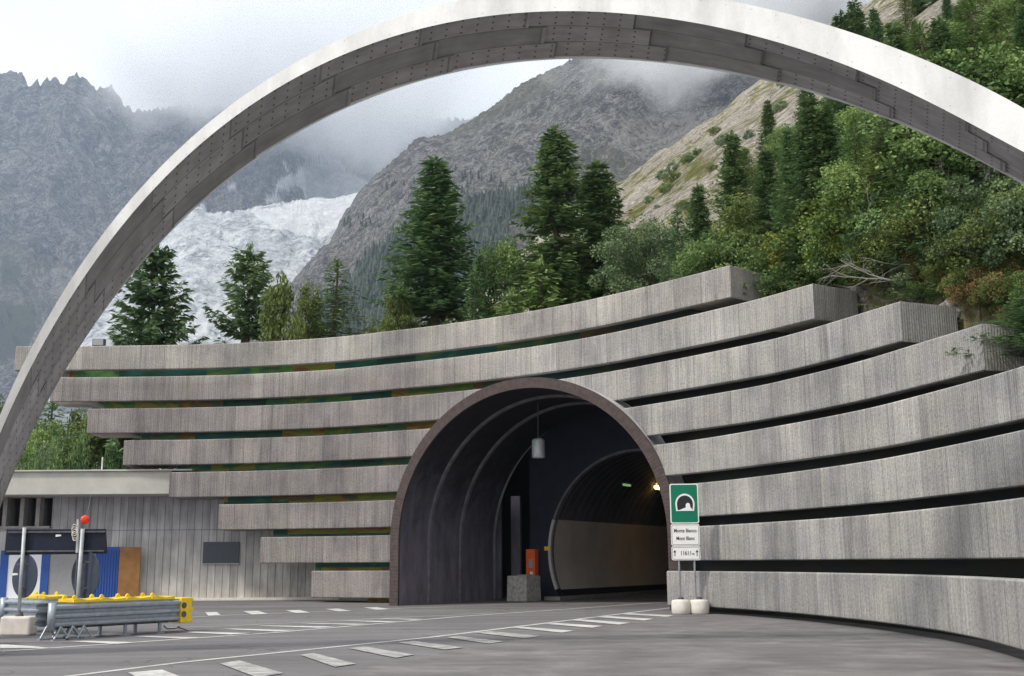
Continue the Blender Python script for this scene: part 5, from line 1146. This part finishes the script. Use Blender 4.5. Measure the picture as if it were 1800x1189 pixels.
for a in [('spruceB', 1286, 233, 15, 1.0, 'open branched spruce standing out against the scree slope'), ('spruceC', 1226, 325, 15, .95, 'narrow dark spruce at the left end of the hillside wood'), ('spruceD', 1190, 365, 6, .9, 'tiny spruce left of the narrow dark one'),
          ('broad2', 1310, 340, 10, 1.1, 'loose grey green tree below the open branched spruce'), ('broad', 1265, 405, 7, 1.0, 'bright green tree above the highest wall corner'), ('broad2', 1345, 400, 7, 1.2, 'bright green tree right of the highest wall corner'),
          ('spruceA', 1385, 225, 15, 1.0, 'dark spruce at the left edge of the close stand under the arch'), ('spruceC', 1420, 170, 16, 1.1, 'tall dark spruce at the meeting of scree and wood'), ('spruceA', 1452, 180, 16, 1.0, 'dark spruce second from the scree'), ('larch', 1500, 200, 14, 1.1, 'lighter larch among the dark spruces under the arch'),
          ('spruceB', 1345, 262, 12, 1.0, 'dark spruce between the open branched one and the stand'), ('larch2', 1540, 235, 10, 1.2, 'olive larch under the soffit of the arch'), ('spruceD', 1598, 250, 9, 1.3, 'dark spreading spruce just under the arch'), ('broad', 1500, 285, 7, 1.2, 'round green tree on the slope under the olive larch'),
          ('broad', 1640, 300, 7, 1.4, 'big leafy tree right of the yellow bush'), ('grey', 1590, 350, 6, 1.2, 'wide grey green tree over the rock outcrop'), ('grey', 1690, 390, 6, 1.1, 'wide shadowy tree at the foot of the slope'), ('broad2', 1760, 380, 6, 1.4, 'leafy tree close to the right edge'), ('larch2', 1430, 330, 6, 1.2, 'small olive tree above the yellow bush'),
          ('spruceC', 1500, 2, 12, 1.1, 'dark spruce on the ridge above the arch'), ('spruceB', 1478, 22, 10, 1.1, 'spruce furthest left on the ridge above the arch'), ('spruceA', 1535, 15, 12, 1.1, 'dark spruce on the ridge beside the upper scree'), ('spruceC', 1570, 42, 12, 1.0, 'spruce right of the upper scree'),
          ('larch', 1615, 40, 15, 1.3, 'yellow green larch above the arch'), ('larch', 1700, -10, 16, 1.4, 'largest yellow green larch in the upper right'), ('spruceA', 1650, 30, 14, 1.1, 'dark spruce between the two upper larches'), ('larch2', 1760, 60, 12, 1.4, 'olive larch near the upper right corner'), ('broad', 1700, 105, 8, 1.3, 'leafy tree against the top edge of the arch'), ('spruceA', 1795, 10, 15, 1.1, 'dark spruce in the upper right corner')]:
    on_slope(*a)
GS = 'bushes on the slope behind the wall'
for a in [('bushY', 1424, 385, 3.4, 1.1, 'bright yellow bush on the slope above the second wall corner'), ('bushL', 1478, 400, 3.2, 1.3, 'lime green bush right of the bright yellow one'), ('bushL', 1530, 345, 3.5, 1.5, 'lime green bush on the mound under the arch'), ('bushL', 1450, 455, 2.6, 1.3, 'lime green bush low over the second wall corner'), ('bushG', 1385, 430, 3, 1.2, 'green bush between the highest corner and the yellow bush'), ('bushG', 1360, 470, 2.4, 1.1, 'green bush just behind the highest corner'), ('bushD', 1560, 430, 3.0, 1.2, 'grey green bush over the rock outcrop'),
          ('bushD', 1620, 470, 2.4, 1.2, 'grey green bush above the third wall corner'), ('bushR', 1700, 520, 1.6, 1.2, 'rusty brown low bush behind the third wall corner'), ('bushD', 1660, 430, 3.2, 1.2, 'shaded bush under the bare branches'), ('bushG', 1790, 470, 2.6, 1.2, 'green bush at the right edge'), ('bushR', 1745, 515, 1.2, 1.2, 'rusty brown low bush near the right edge'), ('bushG', 1400, 505, 1.6, 1.1, 'small green bush between the first two wall corners')]:
    on_slope(*a, GS)
tree_at('spruceD', 1815, 520, 27.5, 200, 'overhanging dark spruce at the right edge above the wall', GH, zb=6.5)
# the rest of the wood
rg = random.Random(11); placed = []
REG = [(1250, 430), (1300, 330), (1385, 270), (1430, 190), (1540, 120), (1600, 60), (1640, -60), (2050, -60), (2050, 520), (1600, 470), (1360, 470)]
for k in range(2600):
    a_ = R(rg.uniform(9, 33)); r_ = 42 * (260 / 42) ** rg.random(); x, y = r_ * math.sin(a_), r_ * math.cos(a_)
    z = hz(x, y)
    if z < 4: continue
    X_p, Y_p = px((x, y, z))
    if not inside(np.array([X_p]), np.array([Y_p]), REG)[0] or X_p > 1900 or Y_p < -60: continue
    md = 2.6 + r_ * .018
    if any((x - q) ** 2 + (y - w_) ** 2 < md * md for q, w_ in placed): continue
    near = r_ < 62; 
    kind = rg.choice(['bushG', 'bushD', 'bushL', 'bushG', 'broad', 'young'] if near else ['spruceA', 'spruceB', 'spruceC', 'larch', 'larch2', 'larch', 'broad', 'broad2', 'birch', 'broad'])
    if 1330 < X_p < 1560 and 330 < Y_p < 520: kind = rg.choice(['bushL', 'bushG', 'bushL'])
    H = {'b': 2.6}.get(kind[0], 8) if kind.startswith('bush') else (4 if kind == 'young' else (rg.uniform(4, 6) if kind in ('broad', 'broad2') else rg.uniform(7, 12)))
    H = min(H, .055 * r_ + 1.2)
    placed.append((x, y)); lab = {'bush': 'green bush in the undergrowth of the hillside wood', 'spru': 'dark spruce in the thick of the hillside wood', 'larc': 'light larch in the thick of the hillside wood', 'broa': 'leafy tree in the thick of the hillside wood', 'birc': 'birch in the thick of the hillside wood', 'youn': 'young fir in the undergrowth of the hillside wood'}[kind[:4]]
    plant(kind, x, y, z - .3, H, None, lab, {'bush': 'undergrowth bushes on the hillside', 'spru': 'spruces filling the hillside wood', 'larc': 'larches filling the hillside wood', 'broa': 'leafy trees filling the hillside wood', 'birc': 'birches filling the hillside wood', 'youn': 'young firs on the hillside'}[kind[:4]])
    if len(placed) > 120: break
def hit(xp, yp):
    d = ray(xp, yp); rs = np.arange(26, 160, .4); zz_ = EYE + rs * d.z / d.y; xx = rs * d.x / d.y; hh = hill(xx, rs); k = np.where((hh > zz_) & (wall_dist(xx, rs) > 2.9))[0]
    return (float(xx[k[0]]), float(rs[k[0]]), float(hh[k[0]])) if len(k) else None
def hit_far(xp, yp):
    d = ray(xp, yp); rs = np.arange(90, 330, 1.0); zz_ = EYE + rs * d.z / d.y; xx = rs * d.x / d.y; hh = hill(xx, rs); k = np.where(hh > zz_)[0]
    return (float(xx[k[0]]), float(rs[k[0]]), float(hh[k[0]])) if len(k) and k[0] > 0 else None
RG2 = [(1345, 490), (1400, 400), (1500, 320), (1600, 290), (1850, 290), (1850, 600), (1720, 580), (1640, 545), (1530, 525), (1480, 505)]
cnt = 0; pts_ = []
for k in range(900):
    xp, yp = rg.uniform(1345, 1850), rg.uniform(290, 600)
    if not inside(np.array([xp]), np.array([yp]), RG2)[0] or any((xp - a) ** 2 + ((yp - b) * 1.3) ** 2 < (20 if yp > 470 else 27) ** 2 for a, b in pts_): continue
    q = hit(xp, yp)
    if not q: continue
    pts_.append((xp, yp)); t_ = (xp - 1345) / 455
    if yp > 500 and xp > 1600: kind, H = rg.choice(['bushR', 'bushO', 'bushO', 'bushG']), rg.uniform(.6, 1.1)
    elif xp < 1580: kind, H = rg.choice(['bushL', 'bushL', 'bushG', 'bushO']), rg.uniform(1.2, 2.2)
    else: kind, H = rg.choice(['bushD', 'bushG', 'bushK', 'bushD', 'bushO']), rg.uniform(1.5, 2.6)
    lb = {'bushR': 'rusty dry shrub on the bank close above the wall ends', 'bushL': 'lime green shrub on the near bank above the wall ends', 'bushG': 'mid green shrub on the near bank above the wall ends', 'bushO': 'olive shrub on the near bank above the wall ends', 'bushD': 'grey green shrub on the near bank above the wall ends', 'bushK': 'very dark shrub on the near bank above the wall ends'}[kind]
    plant(kind, q[0], q[1], q[2] - .25, H, None, lb, lb.split(' on ')[0] + 's on the near bank')
# conifers scattered over the sunny scree
for k in range(400):
    xp, yp = rg.uniform(1100, 1560), rg.uniform(40, 400)
    if not inside(np.array([xp]), np.array([yp]), [(1105, 350), (1345, 165), (1560, 30), (1600, 30), (1400, 190), (1300, 290), (1180, 410)])[0] or cnt >= 34: continue
    q = hit_far(xp, yp)
    if not q: continue
    cnt += 1; kd = rg.choice(['bushK', 'bushO', 'bushG']); plant(kd, q[0], q[1], q[2] - .2, rg.uniform(.004, .011) * q[1], None, 'small shrub dotted over the sunny scree slope', 'shrubs dotted over the scree slope')
# undergrowth: one mass of leaves over the near slope
def undergrowth(n, seed, mat, name, label, r0, r1, a0, a1, size, test):
    rgn = np.random.default_rng(seed); a = np.radians(rgn.uniform(a0, a1, n * 3)); r = r0 * (r1 / r0) ** rgn.uniform(0, 1, n * 3); x, y = r * np.sin(a), r * np.cos(a); z = hill(x, y)
    q_ = np.stack([x - TP0.x, y - TP0.y], -1); uu, dd_ = q_ @ np.array([TT.x, TT.y]), q_ @ np.array([TN.x, TN.y]); m = (z > 2.5) & ~((uu > -4) & (uu < 14) & (dd_ < 21)) & (wall_dist(x, y) > 3.1) & (fbm(x / 5, y / 5, seed, 3) > test); x, y, z, r = x[m][:n], y[m][:n], z[m][:n], r[m][:n]; n = len(x)
    sz = size * (r / 60) ** .5 * rgn.uniform(.5, 1.4, n); up = rgn.uniform(0, .5, n) * sz * 2; A = unit(rgn.normal(0, 1, (n, 3)) + np.array([0, 0, .7])); B = unit(np.cross(A, rgn.normal(0, 1, (n, 3))))
    V, Fq = cards(np.stack([x, y, z + up], -1), A, B, sz, sz * .3); o = npmesh(name, V, Fq, mat, {'tone': np.repeat(rgn.uniform(0, 1, n), 4)}, smooth=False); tag(o, label, 'undergrowth', kind='stuff')
undergrowth(26000, 3, L_OLIVE, 'undergrowth', 'green undergrowth and grass covering the near hillside', 26, 95, 2, 34, .24, .40)
undergrowth(9000, 4, L_LIME, 'meadow_grass', 'yellow green grass tufts over the hillside', 26, 100, 4, 34, .2, .48)
# bare dead branches at the right
def dead(xp, yp, Y, label, seed, s=1.0, lean=-1):
    rg = random.Random(seed); p = aty(xp, yp, Y); t = thing('dead_branch', label, 'branch', tuple(p), 0, 'bare dead limbs at the right edge'); mb = MB()
    def grow(a, d, L, r, dep):
        pts = [a]; 
        for k in range(5): d = (d + Vector((rg.uniform(-.25, .25), rg.uniform(-.2, .2), rg.uniform(-.22, .22)))).normalized(); pts.append(pts[-1] + d * L / 5)
        mb.tube(pts, [r * (1 - .16 * k) for k in range(6)], 5, False)
        if dep: 
            for k in range(2 + dep): q = rg.randint(1, 4); grow(pts[q], (d + Vector((rg.uniform(-.9, .9), rg.uniform(-.4, .4), rg.uniform(-.8, .8)))).normalized(), L * .55, r * .5, dep - 1)
    grow(Vector(), Vector((lean, -.2, .25)).normalized(), 2.6 * s, .035 * s, 3); mb.build('limb', M_DEAD, t, fixn=False)
dead(1720, 490, 34, 'pale bare branch fanning left over the third wall corner', 3, 1.3); dead(1795, 370, 33, 'pale bare branch hanging under the arch at the right edge', 5, 1.1); dead(1650, 440, 36, 'pale bare branch in front of the shaded bushes', 8, 1.2); dead(1790, 310, 33, 'thin bare branch close below the soffit', 9, .9)
# rock outcrop
def rock_at(xp, yp, Y, s, label, seed):
    import bmesh
    bm = bmesh.new(); bmesh.ops.create_icosphere(bm, subdivisions=4, radius=1); co = np.array([v.co for v in bm.verts]); d = fbm(co[:, 0] * 1.6, co[:, 1] * 1.6, co[:, 2] * 1.6 + seed, 4, seed, True)
    for v, k in zip(bm.verts, d): v.co = v.co * (.6 + .8 * k); v.co.x *= s[0]; v.co.y *= s[1]; v.co.z *= s[2]
    me = bpy.data.meshes.new('rock_outcrop'); bm.to_mesh(me); bm.free(); me.materials.append(M_OUTC); o = bpy.data.objects.new('rock_outcrop', me); COL.objects.link(o); o.location = aty(xp, yp, Y); tag(o, label, 'rock', 'rock outcrops behind the wall')
M_OUTC = mat_rock('outcrop_rock', (.12, .10, .09), (.30, .27, .25), (.5, .46, .43), .12, .3, (.1, .09, .03), bumpd=.2)
rock_at(1492, 515, 38.5, (.8, .7, .9), 'pale cracked rock between the second and third wall corners', 2); rock_at(1525, 535, 37, (.7, .6, .6), 'low pale rock right beside the cracked one', 5); rock_at(1735, 545, 33, (1.2, .8, .5), 'earthy brown rock ledge behind the third wall corner', 7)

# ------------------------------------------------------------------ clouds and haze
def cloud(name, label, box, dens, seed, col=(.97, .97, .98), scale=1.0, lo=.42, hi=.62, steps=1):
    (x0, x1), (y0, y1), (z0, z1) = box; c = ((x0 + x1) / 2, (y0 + y1) / 2, (z0 + z1) / 2); mb = MB().box((0, 0, 0), (x1 - x0, y1 - y0, z1 - z0)); m = bpy.data.materials.new(name); m.use_nodes = True; t = m.node_tree; t.nodes.clear()
    o = t.nodes.new('ShaderNodeOutputMaterial'); v = t.nodes.new('ShaderNodeVolumePrincipled'); v.inputs['Color'].default_value = (*col, 1); v.inputs['Anisotropy'].default_value = -.3
    tcn = t.nodes.new('ShaderNodeTexCoord'); mpn = t.nodes.new('ShaderNodeMapping'); mpn.inputs['Location'].default_value = (seed, seed * .7, 0); mpn.inputs['Scale'].default_value = (1 / scale,) * 3
    n = t.nodes.new('ShaderNodeTexNoise'); n.inputs['Scale'].default_value = 1; n.inputs['Detail'].default_value = 4; n.inputs['Roughness'].default_value = .55
    t.links.new(tcn.outputs['Object'], mpn.inputs[0]); t.links.new(mpn.outputs[0], n.inputs['Vector'])
    # fall-off towards the faces of the box, slower below
    sp_ = t.nodes.new('ShaderNodeSeparateXYZ'); t.links.new(tcn.outputs['Generated'], sp_.inputs[0])
    def mt(op, a, b):
        q = t.nodes.new('ShaderNodeMath'); q.operation = op
        for i, w in ((0, a), (1, b)):
            if isinstance(w, bpy.types.NodeSocket): t.links.new(w, q.inputs[i])
            else: q.inputs[i].default_value = w
        return q.outputs[0]
    def edge(s_, w): a = mt('MULTIPLY', s_, 1 / w); b = mt('MULTIPLY', mt('SUBTRACT', 1, s_), 1 / w); q = mt('MINIMUM', mt('MINIMUM', a, b), 1); return q
    e = mt('MULTIPLY', mt('MULTIPLY', edge(sp_.outputs[0], .3), edge(sp_.outputs[1], .3)), mt('MINIMUM', mt('MULTIPLY', sp_.outputs[2], 1.9), 1))
    k = mt('ADD', n.outputs['Fac'], mt('MULTIPLY', mt('SUBTRACT', e, 1), .42)); mr = t.nodes.new('ShaderNodeMapRange'); mr.inputs['From Min'].default_value = lo; mr.inputs['From Max'].default_value = hi; mr.inputs['To Max'].default_value = dens
    t.links.new(k, mr.inputs['Value']); t.links.new(mr.outputs[0], v.inputs['Density']); t.links.new(v.outputs[0], o.inputs['Volume'])
    o_ = mb.build(name, m); o_.location = c; m.cycles.volume_step_rate = steps; tag(o_, label, 'cloud', kind='stuff'); return o_
import os
if not os.environ.get('NOCLOUD'):
    cloud('ridge_cloud', 'white cloud lying over the left ridge and the glacier head', ((-1700, 300), (3000, 4500), (1150, 2200)), .006, 3, col=(1, 1, 1), scale=420, lo=.26, hi=.5)
    cloud('summit_cloud', 'thin white cloud drifting round the top of the rocky mountain', ((10, 640), (1150, 1750), (500, 980)), .02, 8, col=(1, 1, 1), scale=120, lo=.26, hi=.52)
if not os.environ.get('NOHAZE'):
    hm = bpy.data.materials.new('haze_air'); hm.use_nodes = True; t = hm.node_tree; t.nodes.clear(); o = t.nodes.new('ShaderNodeOutputMaterial'); v = t.nodes.new('ShaderNodeVolumePrincipled')
    v.inputs['Color'].default_value = (.68, .80, 1, 1); v.inputs['Density'].default_value = .00008; v.inputs['Anisotropy'].default_value = .2; t.links.new(v.outputs[0], o.inputs['Volume'])
    hzb = MB().box((-300, 2300, 1290), (9000, 5200, 2700)).build('haze', hm); tag(hzb, 'thin blue haze in the air before the mountains', 'haze', kind='stuff'); hm.cycles.homogeneous_volume = True
